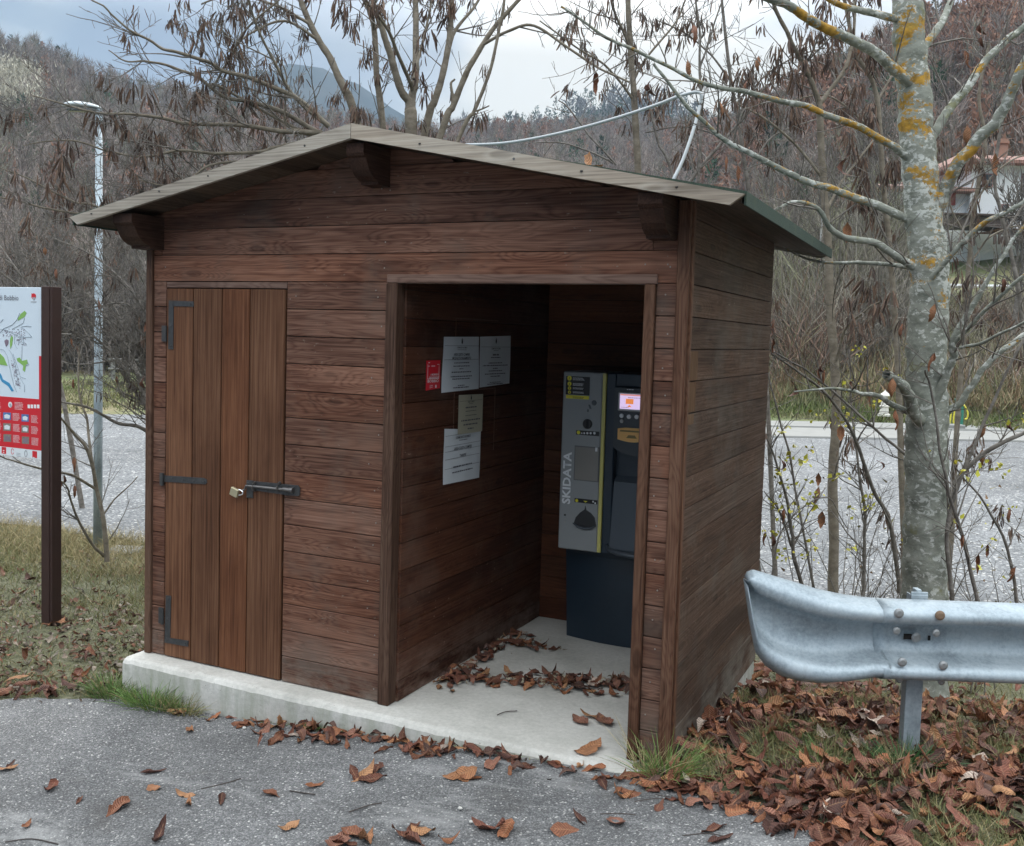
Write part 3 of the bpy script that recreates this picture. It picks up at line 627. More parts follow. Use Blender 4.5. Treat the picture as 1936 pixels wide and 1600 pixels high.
# curved front shell: bezel hood above, recess below
zc = [zx(400, v)[2] for v in (60, 150, 480, 560, 610, 960)]
w.box(xd_, xd_+.055, FY, FY+.06, zb, zt, .006); w.box(xr_-.05, xr_, FY, FY+.06, zb, zt, .006)
w.box(xd_+.054, xr_-.049, FY+.004, FY+.06, zc[1]+.01, zt, .004)
w.build('dark_cabinet', m_navy, mc)
w = MB(); xa, xb = xd_+.056, xr_-.052; arc = [(xa, zc[1]+.004), (xa, zc[2]+.03)]+[(xa+(xb-xa)*t_, zc[2]+.03-.045*math.sin(math.pi*t_)**.6) for t_ in np.linspace(.05, .95, 10)]+[(xb, zc[2]+.03), (xb, zc[1]+.004)]
w.prism(arc[::-1], 1, FY-.022, FY+.05); w.build('screen_hood', simple('hood_plastic', (.022, .03, .038), .35, var=.1), mc)
w = MB(); w.prism([(FY+.045, zb+.015), (FY-.03, zb+.02), (FY-.035, zb+.04), (FY+.01, zc[4]-.03), (FY+.045, zc[4])], 0, xa+.004, xb-.004); w.build('slanted_flap', m_navy2, mc)
w = MB(); w.tube([(xa-.02, FY+.002, zb+.05), (xa, FY-.03, zb+.035), (xa+.06, FY-.055, zb+.024), ((xa+xb)/2, FY-.065, zb+.02), (xb-.06, FY-.055, zb+.024), (xb, FY-.03, zb+.035)], [.009, .013, .014, .014, .014, .012], 10); w.build('tray_lip', m_navy2, mc, True)
# screen
yh = FY-.0225
m_scr, t, b = newmat('lit_screen'); b.inputs['Base Color'].default_value = (.3, .27, .33, 1); b.inputs['Emission Color'].default_value = (.80, .62, .95, 1); b.inputs['Emission Strength'].default_value = .36
m_ob, t, b = newmat('lit_orange'); b.inputs['Base Color'].default_value = (.8, .25, .05, 1); b.inputs['Emission Color'].default_value = (.9, .28, .08, 1); b.inputs['Emission Strength'].default_value = .32
m_top, t, b = newmat('lit_red'); b.inputs['Base Color'].default_value = (.7, .2, .2, 1); b.inputs['Emission Color'].default_value = (.8, .32, .25, 1); b.inputs['Emission Strength'].default_value = .28
A = zx(423, 178, yh); B_ = zx(423, 256, yh); sw = .165; sx0 = A[0]; sz1 = A[2]; sz0 = B_[2]
w = MB(); w.box(sx0-.012, sx0+sw+.012, yh-.006, yh+.002, sz0-.012, sz1+.010, .004); fr = w.build('screen_frame', m_steel, mc)
w = MB(); w.box(sx0, sx0+sw, yh-.0075, yh-.005, sz0, sz1); scn = w.build('screen', m_scr, mc)
w = MB(); w.box(sx0+.002, sx0+sw-.002, yh-.0083, yh-.0078, sz1-.008, sz1-.001); w.build('screen_bar', m_top, mc)
w = MB(); cx_ = sx0+.055; w.box(cx_-.022, cx_+.022, yh-.0085, yh-.0078, sz0+.028, sz0+.056, .001); w.prism([(cx_-.012, sz0+.012), (cx_+.012, sz0+.012), (cx_, sz0+.024)], 1, yh-.0085, yh-.0078); w.build('screen_icon', m_ob, mc)
w = MB(); words(w, (sx0+.015, yh-.0078, sz1-.020), (1, 0, 0), ZV, sw-.03, .003, 1, 0, 1, True, .0009); words(w, (sx0+.01, yh-.0078, sz0+.008), (1, 0, 0), ZV, .05, .0025, 1, 0, 1, False, .0009); w.build('screen_text', m_ink2, mc)
w = MB(); words(w, (sx0+.035, yh-.0005, sz1+.022), (1, 0, 0), ZV, .045, .005, 1, 0, 1); w.build('small_print', m_lgry, mc)
for i_, (cx0, cy0) in enumerate(((429, 293), (467, 298), (507, 299), (547, 301))):
    q = zx(cx0, cy0, yh); w = MB(); w.disc((q[0], yh, q[2]), (0, -1, 0), .012, .008, 16, .25); w.build('round_button', m_lgry, mc, False)
q = zx(429, 321, yh); w = MB(); w.disc((q[0], yh, q[2]), (0, -1, 0), .011, .005, 16, .3); w.build('key_lock', m_steel, mc)
a = zx(412, 352, yh); b_ = zx(412, 420, yh); w = MB(); zz0, zz1 = b_[2], a[2]; wd = .16
pl_ = [(a[0], zz1-.006), (a[0]+wd*.25, zz1), (a[0]+wd*.75, zz1), (a[0]+wd, zz1-.006), (a[0]+wd, zz0+.006)]+[(a[0]+wd*t_, zz0+.006-.012*math.sin(math.pi*t_)) for t_ in np.linspace(.9, .1, 7)]+[(a[0], zz0+.006)]
w.prism(pl_, 1, yh-.012, yh+.001); w.build('ticket_slot', simple('orange_plastic', (.75, .42, .12), .35, var=.08), mc)
w = MB(); w.box(a[0]+.014, a[0]+wd-.014, yh-.014, yh-.0123, zz1-.022, zz1-.013); w.prism([(a[0]+.05, zz0+.016), (a[0]+wd-.05, zz0+.016), (a[0]+wd-.062, zz0+.032), (a[0]+.062, zz0+.032)], 1, yh-.0135, yh-.0123); 
w.build('slot_opening', simple('slot_shadow', (.20, .15, .05), .6), mc)
# grey cabinet fittings
yf = FY
def gx(cx0, cy0): q = zx(cx0, cy0, yf); return q[0], q[2]
def rect(c0, c1, y0, y1, mat, name, bev=.001):
    a_, b2 = gx(*c0), gx(*c1); w_ = MB(); w_.box(min(a_[0], b2[0]), max(a_[0], b2[0]), y0, y1, min(a_[1], b2[1]), max(a_[1], b2[1]), bev); return w_.build(name, mat, mc), a_, b2
o_, a_, b2 = rect((139, 86), (260, 188), yf-.0015, yf+.001, m_blk, 'instruction_label')
rect((139, 184), (258, 209), yf-.0018, yf+.001, m_yell, 'instruction_label')
w = MB(); tw = MB()
for k, cy0 in enumerate((97, 126, 149, 170)):
    x, z = gx(157, cy0); r0 = (.0135, .012, .010, .009)[k]; w.disc((x, yf-.001, z), (0, -1, 0), r0, .0012, 14, .05)
    words(tw, (x+.02, yf-.0015, z+.002), (1, 0, 0), ZV, .075, .0028, 3 if k < 2 else 2, .0055)
    text(str(k+1), (x, yf-.0024, z-.006), (1, 0, 0), ZV, .012, m_blk, mc, align='CENTER', bold=.02)
w.build('number_disc', m_yell, mc); tw.build('small_print', m_lgry, mc)
x, z = gx(165, 195); tw = MB(); words(tw, (x+.01, yf-.0018, z), (1, 0, 0), ZV, .075, .003, 2, .006); tw.build('small_print', m_ink, mc)
w = MB(); x, z = gx(285, 226); w.disc((x, yf, z), (0, -1, 0), .0145, .003, 18, .1); x, z = gx(262, 247); w.prism([(x-.008, z+.012), (x+.002, z+.012), (x+.010, z-.01), (x, z-.01)], 1, yf-.002, yf); x, z = gx(253, 266); w.prism([(x-.004, z+.007), (x+.004, z+.007), (x+.004, z-.007), (x-.004, z-.007)], 1, yf-.002, yf); w.build('coin_emblem', m_navy2, mc)
x, z = gx(251, 336); w = MB(); w.disc((x, yf, z), (0, -1, 0), .0275, .010, 24, .15); w.box(x-.004, x+.004, yf-.016, yf-.008, z-.02, z+.02, .002); w.build('coin_slot', m_blk, mc)
rect((191, 368), (311, 400), yf-.0015, yf+.001, m_blk, 'coin_label'); w = MB()
for cx0, r0 in ((204, .0105), ): x, z = gx(cx0, 380); w.disc((x, yf-.001, z), (0, -1, 0), r0, .0012, 14, .05)
w.build('number_disc', m_yell, mc); w = MB()
for cx0, r0 in ((221, .004), (234, .0055), (250, .0065), (267, .0065), (287, .0075)): x, z = gx(cx0, 384); w.disc((x, yf-.001, z), (0, -1, 0), r0, .0012, 12, .05)
w.build('coin_symbols', m_lgry, mc)
rect((184, 448), (308, 640), yf-.0012, yf+.001, simple('hatch_edge', (.10, .105, .11), .5), 'hatch_frame'); rect((188, 453), (303, 636), yf-.0025, yf-.0005, simple('dim_glass', (.23, .22, .20), .2, var=.1), 'hatch_window'); rect((292, 458), (303, 480), yf-.004, yf-.002, m_lgry, 'hatch_catch')
rect((183, 722), (302, 756), yf-.0015, yf+.001, m_blk, 'return_label'); w = MB(); x, z = gx(195, 735); w.disc((x, yf-.001, z), (0, -1, 0), .0095, .0012, 14, .05); x, z = gx(240, 742); w.prism([(x-.012, z+.005), (x, z-.004), (x+.012, z+.005)], 1, yf-.0022, yf-.001); w.build('number_disc', m_yell, mc)
w = MB()
for cx0, cy0 in ((280, 741), (291, 749)): x, z = gx(cx0, cy0); w.disc((x, yf-.001, z), (0, -1, 0), .005, .0012, 12, .05)
w.build('coin_symbols', m_lgry, mc)
bw = [gx(*q) for q in ((240, 762), (245, 785), (268, 800), (288, 825), (296, 868), (275, 880), (240, 884), (205, 872), (180, 852), (190, 822), (212, 798), (236, 782))]
w = MB(); w.prism(bw, 1, yf-.004, yf+.0005); w.build('coin_return', simple('bowl_dark', (.022, .024, .026), .3), mc)
w = MB(); w.tube([(gx(*q)[0], yf-.012, gx(*q)[1]) for q in ((178, 850), (200, 868), (235, 880), (270, 878), (298, 866))], [.003, .006, .007, .006, .003], 8); w.build('bowl_rim', m_navy2, mc, True)
w = MB(); x, z = gx(133, 810); w.disc((x, yf, z), (0, -1, 0), .006, .003, 10); w.build('key_lock', m_blk, mc); w = MB(); x, z = gx(132, 845); w.disc((x, yf, z), (0, -1, 0), .007, .002, 10); w.disc((x+.004, yf, z+.014), (0, -1, 0), .005, .002, 10); w.build('key_lock', m_steel, mc)
a_ = gx(137, 752); b2 = gx(137, 480)
text('SKIDATA', ((gx(158, 752)[0]), yf-.0012, a_[1]), (0, 0, 1), (-1, 0, 0), gx(160, 600)[0]-gx(119, 600)[0], m_lgry, mc, 'lettering', width=b2[1]-a_[1], bold=.03)
# plinth with bowed front
x0, x1 = float(fp(1068, 1150, 1.42)[0])+.005, 2.44; prf = [(x0+.02*(1-1), 1.60), (x0, 1.42)]+[(x0+(x1-x0)*t_, 1.42-.045*math.sin(math.pi*t_)) for t_ in np.linspace(.06, .94, 12)]+[(x1, 1.42), (x1, 1.60)]
V = []; F = []
for k, (z, s) in enumerate(((.001, .97), (.5, 1.0), (zb+.002, 1.0))):
    cx0 = (x0+x1)/2
    for (x, y) in prf: V.append((cx0+(x-cx0)*s, 1.60+(y-1.60)*s*(1.0+.12*k), z))
k = len(prf)
for a_ in range(2): F += [[a_*k+i, a_*k+(i+1) % k, (a_+1)*k+(i+1) % k, (a_+1)*k+i] for i in range(k)]
F += [list(range(k))[::-1], list(range(2*k, 3*k))]
mk('plinth', V, F, m_navy, mc)

# ================================================================== INFORMATION BOARD
BY = .563
def bp(u, v): q = on(u, v, 1, BY-.02); return q[0], q[2]
def cb(cx0, cy0): return bp(cx0/4.324, 530+cy0/4.324)
zT = bp(60, 543.5)[1]; zB = bp(60, 867)[1]; xR = bp(80, 700)[0]; xL = xR-.95
ib = empty('information_board', (-1.4, BY, gz(-1.4, BY)), 'town map board with white and red panel between tall dark brown steel posts', 'information board')
m_rust = simple('brown_steel', (.045, .022, .017), .6, .3, .18, 12, .15)
for xp in (-1.376, xL-.07):
    w = MB(); w.box(xp-.045, xp+.028, BY-.04, BY+.04, gz(xp, BY)-.1, 1.945, .003); w.box(xp+.031, xp+.05, BY-.036, BY+.036, gz(xp, BY)-.1, 1.944, .002); w.box(xp+.026, xp+.034, BY-.03, BY+.03, gz(xp, BY)-.1, 1.94); w.build('post', m_rust, ib)
w = MB(); w.box(xL, xR, BY-.018, BY+.012, zB, zT, .002); w.build('panel', simple('pale_blue_white_sheet', (.60, .68, .74), .35, var=.03), ib)
zm = cb(320, 972)[1]; xw = cb(318, 700)[0]; zsp = cb(330, 620)[1]; zlo = cb(300, 1390)[1]
yb = BY-.0185
w = MB(); w.box(xL+.001, xR-.001, yb-.0012, yb, zlo, zm-.001); w.box(xw, xR-.001, yb-.0012, yb, zm-.0012, zsp); w.build('red_area', m_red, ib)
m_sh = simple('bottom_sheet', (.66, .70, .72), .35, var=.03)
bt = ((1, 0, 0), (0, 0, 1))
x_, z_ = cb(150, 165); text('di Bobbio', (x_, yb-.001, z_), *bt, cb(0, 120)[1]-cb(0, 162)[1], m_ink2, ib, align='RIGHT', width=cb(150, 0)[0]-cb(-8, 0)[0])
# heart-like crest
m = MB(); 
def bq(poly, mb, d=.0015): mb.prism([cb(*p) for p in poly], 1, yb-d, yb-.0002)
bq([(257, 105), (268, 112), (275, 106), (292, 118), (292, 145), (280, 150), (272, 160), (262, 150), (256, 140)], m); m.build('crest', m_red, ib)
m = MB(); bq([(262, 140), (292, 140), (276, 168)], m, .0018); bq([(250, 174), (298, 174), (298, 180), (250, 180)], m); m.build('crest_base', simple('pale_grey_ink', (.35, .35, .36), .5), ib)
m_grn = simple('map_green', (.22, .42, .10), .45, var=.05); m_blu = simple('map_blue', (.04, .25, .45), .4, var=.05); m_road = simple('map_road', (.32, .38, .42), .5); m_bld = simple('map_buildings', (.20, .15, .19), .5)
for pol in ([(148, 310), (170, 275), (200, 250), (216, 268), (200, 300), (172, 315), (145, 332)], [(82, 480), (95, 450), (105, 470), (98, 530), (84, 560), (80, 520)], [(0, 600), (30, 630), (60, 700), (0, 690), (-60, 670), (-60, 590)], [(136, 640), (160, 632), (180, 660), (220, 650), (228, 680), (212, 690), (202, 750), (185, 735), (190, 700), (165, 680), (140, 660)]): m = MB(); bq(pol, m); m.build('map_green', m_grn, ib)
m = MB(); bq([(0, 760), (12, 780), (22, 810), (75, 840), (112, 905), (95, 910), (65, 865), (15, 830), (-20, 770)], m); m.build('map_river', m_blu, ib)
m = MB()
def road(pts, w_=2.2):
    P3 = [(cb(*p)[0], yb-.0012, cb(*p)[1]) for p in pts]; m.tube(P3, w_*.00075, 5)
for pts in ([(0, 430), (30, 395), (100, 365), (140, 320), (160, 270)], [(175, 380), (220, 375), (255, 378)], [(170, 385), (200, 400), (240, 440), (258, 465), (230, 430)], [(0, 400), (60, 410), (110, 440), (170, 465), (255, 465)], [(0, 565), (30, 570), (60, 620), (80, 720), (110, 850), (135, 915)], [(105, 600), (150, 730), (165, 790), (210, 805)], [(165, 800), (200, 860), (200, 915)], [(180, 540), (178, 600), (175, 650)], [(220, 660), (236, 690), (205, 700)], [(120, 440), (118, 520), (140, 560)], [(150, 400), (165, 460), (150, 520)], [(170, 500), (215, 528)], [(190, 460), (190, 530)], [(0, 350), (25, 320)], [(200, 310), (190, 350), (100, 400)], [(75, 570), (100, 610), (125, 700), (150, 860)]): road(pts)
m.build('map_roads', m_road, ib)
m = MB(); rr = random.Random(3)
for q in range(190):
    t_ = rr.random(); kx = rr.random()
    if t_ < .45: u0, v0 = 85+kx*45+(rr.random())*35, 640+kx*230+rr.random()*25
    elif t_ < .8: u0, v0 = 130+rr.random()*80, 395+rr.random()*135
    else: u0, v0 = 10+rr.random()*110, 400+rr.random()*60
    s = rr.uniform(2.5, 6); bq([(u0, v0), (u0+s, v0-s*.4), (u0+s*1.2, v0+s*.7), (u0+s*.3, v0+s)], m)
bq([(35, 495), (52, 483), (70, 492), (66, 522), (50, 545), (40, 520)], m)
m.build('map_buildings', m_bld, ib)
# red area: photographs and captions
m_pb = simple('photo_blue', (.07, .16, .36), .4, var=.6, scale=60); m_pn = simple('photo_brown', (.20, .18, .15), .4, var=.7, scale=70)
m = MB(); tw = MB(); sk = MB()
for (cx0, cy0) in ((-45, 1015), ): pass
for (cx0, cy0, cx1, cy1) in ((25, 1080, 90, 1140), (175, 1095, 235, 1155), (25, 1168, 90, 1230), (175, 1185, 235, 1245), (28, 1258, 92, 1320), (178, 1277, 238, 1337), (-120, 1070, -60, 1130), (-120, 1155, -60, 1215), (-120, 1245, -60, 1305)):
    mm = MB(); bq([(cx0, cy0), (cx1, cy0+3), (cx1, cy1+3), (cx0, cy1)], mm, .0016); mm.build('photo_print', m_pb if cy0 < 1150 else m_pn, ib); mm = MB(); bq([(cx0+10, cy0+22), (cx0+30, cy0+14), (cx1-8, cy0+26), (cx1-12, cy1-8), (cx0+12, cy1-12)], mm, .002); mm.build('photo_detail', m_sh if cy0 < 1200 else m_bld, ib)
for (cx0, cy0) in ((104, 1090), (255, 1108), (106, 1178), (255, 1198), (106, 1268), (258, 1290), (-45, 1080), (-45, 1165), (-45, 1255)):
    x_, z_ = cb(cx0, cy0); words(tw, (x_, yb-.0014, z_), *bt, cb(cx0+62, 0)[0]-cb(cx0, 0)[0], .0026, 7, .0072); 
x_, z_ = cb(120, 1000); words(tw, (x_, yb-.0014, z_), *bt, .085, .003, 6, .0085); x_, z_ = cb(-60, 998); words(tw, (x_, yb-.0014, z_), *bt, .095, .003, 5, .0085)
tw.build('captions', m_white, ib)
m = MB(); a_ = cb(83, 1018); m.disc((a_[0], yb, a_[1]), (0, -1, 0), .019, .0014, 20, .02)
for cx0 in (226, 251, 277, 303): bq([(cx0, 1016), (cx0+19, 1018), (cx0+19, 1048), (cx0, 1046)], m, .0016)
m.build('white_badges', m_white, ib)
m = MB(); bq([(76, 1008), (92, 1008), (98, 1035), (84, 1040), (76, 1025)], m, .0022); m.build('badge_mark', m_road, ib)
w = MB(); w.box(xL+.001, xR-.001, yb-.0012, yb, zB+.001, zlo-.001); w.build('bottom_strip', m_sh, ib)
m = MB()
for pl_ in ([(14, 1362), (50, 1366), (50, 1420), (14, 1416)], [(265, 1395), (303, 1400), (303, 1455), (265, 1450)]): bq(pl_, m, .0022)
a_ = cb(102, 1400); th = np.linspace(.4, 5.9, 12); m.tube([(a_[0]+.012*math.cos(q), yb-.0015, a_[1]+.018*math.sin(q)) for q in th], .002, 5)
m.build('sponsor_mark', m_red, ib)
m = MB(); a_ = cb(212, 1418); m.tube([(a_[0]+.012*math.cos(q), yb-.0015, a_[1]+.020*math.sin(q)) for q in np.linspace(0, 6.3, 16)], .0018, 5); words(m, (cb(135, 1400)[0], yb-.0014, cb(0, 1400)[1]), *bt, .045, .003, 3, .009)
m.build('sponsor_mark', m_ink2, ib)
m = MB(); words(m, (cb(25, 1390)[0], yb-.0022, cb(0, 1392)[1]), *bt, .015, .006, 2, .012); words(m, (cb(270, 1420)[0], yb-.0022, cb(0, 1420)[1]), *bt, .017, .005, 3, .01); m.build('small_print', m_white, ib)

# ================================================================== LAMP POST, PAD
m_galv, t, b = newmat('galvanised_steel'); p = objco(t)
v = t.nodes.new('ShaderNodeTexVoronoi'); v.inputs['Scale'].default_value = 26; t.links.new(mixc(t, .12, p, noise(t, p, 14, 4)), v.inputs['Vector'])
sc2 = t.nodes.new('ShaderNodeSeparateColor'); t.links.new(v.outputs['Color'], sc2.inputs[0]); n = noise(t, p, 5, 5, .65); n2 = noise(t, vmul(t, p, (30, 30, 3)), 1, 4, .6)
c = ramp(t, M('ADD', M('MULTIPLY', noise(t, p, 70, 3, .7), .35, tree=t), M('MULTIPLY', n, .65, tree=t), tree=t), [(.34, (.21, .255, .28)), (.5, (.345, .405, .44)), (.68, (.47, .53, .555))])
c = mixc(t, ramp(t, n2, [(.55, 0), (.75, .35)]), c, (.22, .25, .26)); t.links.new(c, b.inputs['Base Color']); b.inputs['Metallic'].default_value = .45
t.links.new(ramp(t, n, [(.3, .46), (.7, .66)]), b.inputs['Roughness']); bump(t, b, M('ADD', n2, n, tree=t), .12, .004)
lp = on(185, 1002, 2, -.25); lz = float(gz(lp[0], lp[1])); lamp = empty('lamp_post', (lp[0], lp[1], lz), 'tall grey galvanised street lamp with flat curved head, by the car park', 'street lamp')
dl = float((lp-CAM)@FW); topp = at(172, 222, dl); w = MB()
w.tube([(lp[0], lp[1], lz-.1), (lp[0], lp[1], lz+1.2), (lp[0], lp[1], topp[2])], [.043, .040, .030], 14); w.build('pole', m_galv, lamp, True)
hd = at(150, 208, dl); e_ = RT*np.array([1, 1, 0]); e_ /= np.linalg.norm(e_); hw = (at(182, 210, dl)-at(115, 205, dl)); Lh = np.linalg.norm(hw)
w = MB(); a0 = np.array([lp[0], lp[1], topp[2]])
ax = np.array([-e_, np.cross([0, 0, 1], -e_), [0, 0, 1]])
secs = [(-.035, .028, .006), (.0, .05, .02), (Lh*.25, .06, .032), (Lh*.55, .075, .036), (Lh*.8, .07, .030), (Lh*.95, .05, .018), (Lh, .02, .006)]
V = []; k = 12
for s, hw_, hh in secs:
    for q in range(k):
        a = 2*math.pi*q/k; z = math.sin(a)*hh*(1.0 if math.sin(a) > 0 else .45); V.append(a0+ax[0]*s+ax[1]*hw_*math.cos(a)+ax[2]*(z+.035+.02*math.sin(s/Lh*2.6)))
F = [[a_*k+i, a_*k+(i+1) % k, (a_+1)*k+(i+1) % k, (a_+1)*k+i] for a_ in range(len(secs)-1) for i in range(k)]+[list(range(k))[::-1], list(range(len(V)-k, len(V)))]
mk('lamp_head', V, F, simple('pale_grey_enamel', (.55, .60, .62), .4, var=.08), lamp, True)
w = MB(); w.box(.05*Lh, .85*Lh, -.045, .045, -.004, .022, .01, axes=ax, org=a0); w.build('lamp_glass', simple('smoky_glass', (.12, .14, .15), .15), lamp)
w = MB(); w.tube([a0+np.array([0, 0, -.09]), a0+np.array([0, 0, .03])], [.036, .03], 12); w.build('collar', m_galv, lamp)
pd = on(235, 1013, 2, -.27); w = MB(); w.box(-.14, .14, -.14, .14, -.25, .03, .012, axes=np.array([[.9, .43, 0], [-.43, .9, 0], [0, 0, 1]]), org=(pd[0], pd[1], float(gz(pd[0], pd[1]))+.01)); tag(w.build('concrete_cover', m_conc), 'small square concrete cover in the grass by the lamp post', 'manhole cover')

# ================================================================== GUARDRAIL
GD = 3.95
gr = empty('guardrail', tuple(at(1735, 1415, GD)), 'galvanised steel guardrail with flared fishtail end and one post, right of the hut', 'guardrail')
bs = at(1735, 1415, GD); horiz = RT.copy(); horiz[2] = 0; horiz /= np.linalg.norm(horiz); back = np.array([-horiz[1], horiz[0], 0])
prof = [(0, .012), (.02, -.004), (.05, -.030), (.085, -.052), (.14, -.058), (.20, -.055), (.235, -.048), (.252, -.020), (.285, .012), (.36, .026), (.5, .031), (.64, .026), (.70, .012), (.738, -.016), (.765, -.040), (.80, -.052), (.86, -.058), (.915, -.052), (.95, -.030), (.98, -.004), (1, .012)]
def loft(cols, name, parent, thick=.0035):
    """cols: list of (top, bottom, depth scale of the corrugation, extra offset)"""
    n = len(prof); V = []
    for (tp, bt_, am, ex, sk_) in cols:
        for s, d in prof:
            s2 = s+sk_*math.sin(math.pi*s)*.0; V.append(tp+(bt_-tp)*s2+back*(d*1.35*am+ex))
    m2 = len(cols); off = len(V)
    V = np.array(V); F = []
    for a_ in range(m2-1):
        for i in range(n-1): F.append([a_*n+i, a_*n+i+1, (a_+1)*n+i+1, (a_+1)*n+i])
    o = mk(name, V, F, m_galv, parent, True)
    sm = o.modifiers.new('thick', 'SOLIDIFY'); sm.thickness = thick; sm.offset = 0
    return o
def beam_pt(u, v, d=GD): return at(u, v, d)
cols = []
for u in np.linspace(1657, 2500, 30):
    tp = at(u, 1133+(u-1660)*.036, GD); bt_ = at(u, 1283+(u-1660)*.036, GD); cols.append((tp, bt_, 1.0, -.004, 0))
loft(cols, 'beam', gr)
out_top = [(1410, 1098), (1413, 1086), (1425, 1079.5), (1450, 1087), (1480, 1096), (1510, 1105), (1550, 1117), (1600, 1127), (1640, 1132), (1672, 1134)]
out_bot = [(1410, 1100), (1420, 1180), (1430, 1235), (1450, 1262), (1480, 1281), (1510, 1290), (1550, 1294), (1600, 1289), (1640, 1281), (1672, 1280)]
cols = []
us = np.concatenate([np.linspace(1411, 1440, 8), np.linspace(1448, 1672, 28)])
tu, tv = zip(*out_top); bu, bv = zip(*out_bot)
for u in us:
    f = sst(u, 1405, 1640); ex = .012*(1-f)+(.012*max(0, (1425-u)/14)**2)
    slope = 1.0; cols.append((at(u, np.interp(u, tu, tv), GD), at(u, np.interp(u, bu, bv), GD), .62+.40*sst(u, 1420, 1640), ex, 0))
loft(cols, 'flared_end', gr)
w = MB(); e_ = at(1733, 1290, GD+.04)
w.box(-.036, .036, .0, .006, -1, 1, axes=np.array([horiz, back, [0, 0, 1]]), org=(bs[0]+back[0]*.05, bs[1]+back[1]*.05, bs[2]+.35)); 
w = MB(); zt_ = at(1733, 1128, GD)[2]
for (a0_, a1_, b0_, b1_) in ((-.034, .034, .062, .068), (-.034, -.029, .068, .11), (.029, .034, .068, .11)):
    w.box(a0_, a1_, b0_, b1_, -.25, zt_-bs[2], .001, axes=np.array([horiz, back, [0, 0, 1]]), org=bs)
w.build('post', m_galv, gr)
w = MB(); w.box(-.012, .010, .07, .11, zt_-bs[2]-.06, zt_-bs[2]+.02, .002, axes=np.array([horiz, back, [0, 0, 1]]), org=bs); w.box(-.034, .034, .064, .07, zt_-bs[2]-.03, zt_-bs[2]+.012, .001, axes=np.array([horiz, back, [0, 0, 1]]), org=bs)
w.build('spacer', m_galv, gr)
m_bolt = simple('bolt_steel', (.30, .31, .31), .5, .6, .3, 50); m_rb = simple('rusty_bolt', (.22, .15, .10), .7, .3, .3, 60)
for (u, v, d, r0, mm) in ((1683, 1148, -.058, .020, m_bolt), (1759, 1152, -.058, .020, m_rb), (1691, 1240, -.05, .019, m_bolt), (1767, 1246, -.05, .019, m_bolt), (1735, 1208, .020, .021, m_bolt), (1686, 1186, -.028, .016, m_bolt), (1760, 1190, -.028, .016, m_bolt), (1693, 1279, -.020, .014, m_bolt), (1772, 1283, -.020, .014, m_bolt)):
    c0 = at(u, v, GD)+back*(d*1.35-.008); w = MB(); w.disc(c0, -back, r0*.95, .010, 14, .45); bo = w.build('bolt', mm, gr, False)
w = MB(); c0 = at(1719, 1206, GD)+back*.0165; w.box(-.016, .016, -.002, .001, -.011, .011, axes=np.array([horiz, back, [0, 0, 1]]), org=c0); w.build('slot', m_gap, gr)
w = MB(); c0 = at(1760, 1209, GD)+back*.018; w.box(-.005, .005, -.002, .001, -.010, .010, axes=np.array([horiz, back, [0, 0, 1]]), org=c0); w.build('slot', m_gap, gr)

# ================================================================== GREY CONDUIT FROM ROOF TO TREE
def spline(P, n=8):
    P = np.asarray(P, float); Q = np.vstack([2*P[0]-P[1], P, 2*P[-1]-P[-2]]); o = []
    for i in range(1, len(Q)-2):
        for t_ in np.linspace(0, 1, n, endpoint=False):
            a, b, c, d = Q[i-1], Q[i], Q[i+1], Q[i+2]; o.append(.5*((2*b)+(-a+c)*t_+(2*a-5*b+4*c-d)*t_**2+(-a+3*b-3*c+d)*t_**3))
    o.append(P[-1]); return np.array(o)
m_cond = simple('pale_grey_plastic', (.42, .45, .46), .4, var=.08)
w = MB(); pts = [at(u, v, d) for u, v, d in ((880, 274, 6.6), (940, 272, 6.5), (1000, 264, 6.4), (1080, 247, 6.2), (1160, 225, 6.0), (1240, 199, 5.8), (1290, 180, 5.7), (1324, 176, 5.65), (1322, 205, 5.65), (1308, 255, 5.6), (1290, 305, 5.55), (1272, 342, 5.5))]
w.tube(spline(pts, 8), .0100, 8); tag(w.build('cable_conduit', m_cond, None, True), 'pale grey cable conduit looping from the hut roof up to a branch', 'cable')
# ================================================================== LEAVES
m_leaf, t, b = newmat('dry_leaf'); c = attr(t, 'tint', 'Color'); uvn = t.nodes.new('ShaderNodeUVMap'); uvn.uv_map = 'UVMap'
su = t.nodes.new('ShaderNodeSeparateXYZ'); t.links.new(uvn.outputs[0], su.inputs[0])
ph = M('SUBTRACT', M('MULTIPLY', su.outputs[1], 78.0, tree=t), M('MULTIPLY', M('ABSOLUTE', M('SUBTRACT', su.outputs[0], .5, tree=t), tree=t), 26.0, tree=t), tree=t)
rib = M('SINE', ph, tree=t); mid = ramp(t, M('ABSOLUTE', M('SUBTRACT', su.outputs[0], .5, tree=t), tree=t), [(0.0, 1), (.05, 0)])
n = noise(t, objco(t), 45, 5, .65)
c = mixc(t, 1, c, ramp(t, M('ADD', M('MULTIPLY', rib, .16, tree=t), n, tree=t), [(.25, .62), (.75, 1.35)]), 'MULTIPLY'); c = mixc(t, M('MULTIPLY', mid, .5, tree=t), c, (.34, .20, .11))
t.links.new(c, b.inputs['Base Color']); b.inputs['Roughness'].default_value = .62; b.inputs['Specular IOR Level'].default_value = .35
bump(t, b, M('ADD', rib, n, tree=t), .55, .003)
NJ, NI = 9, 5
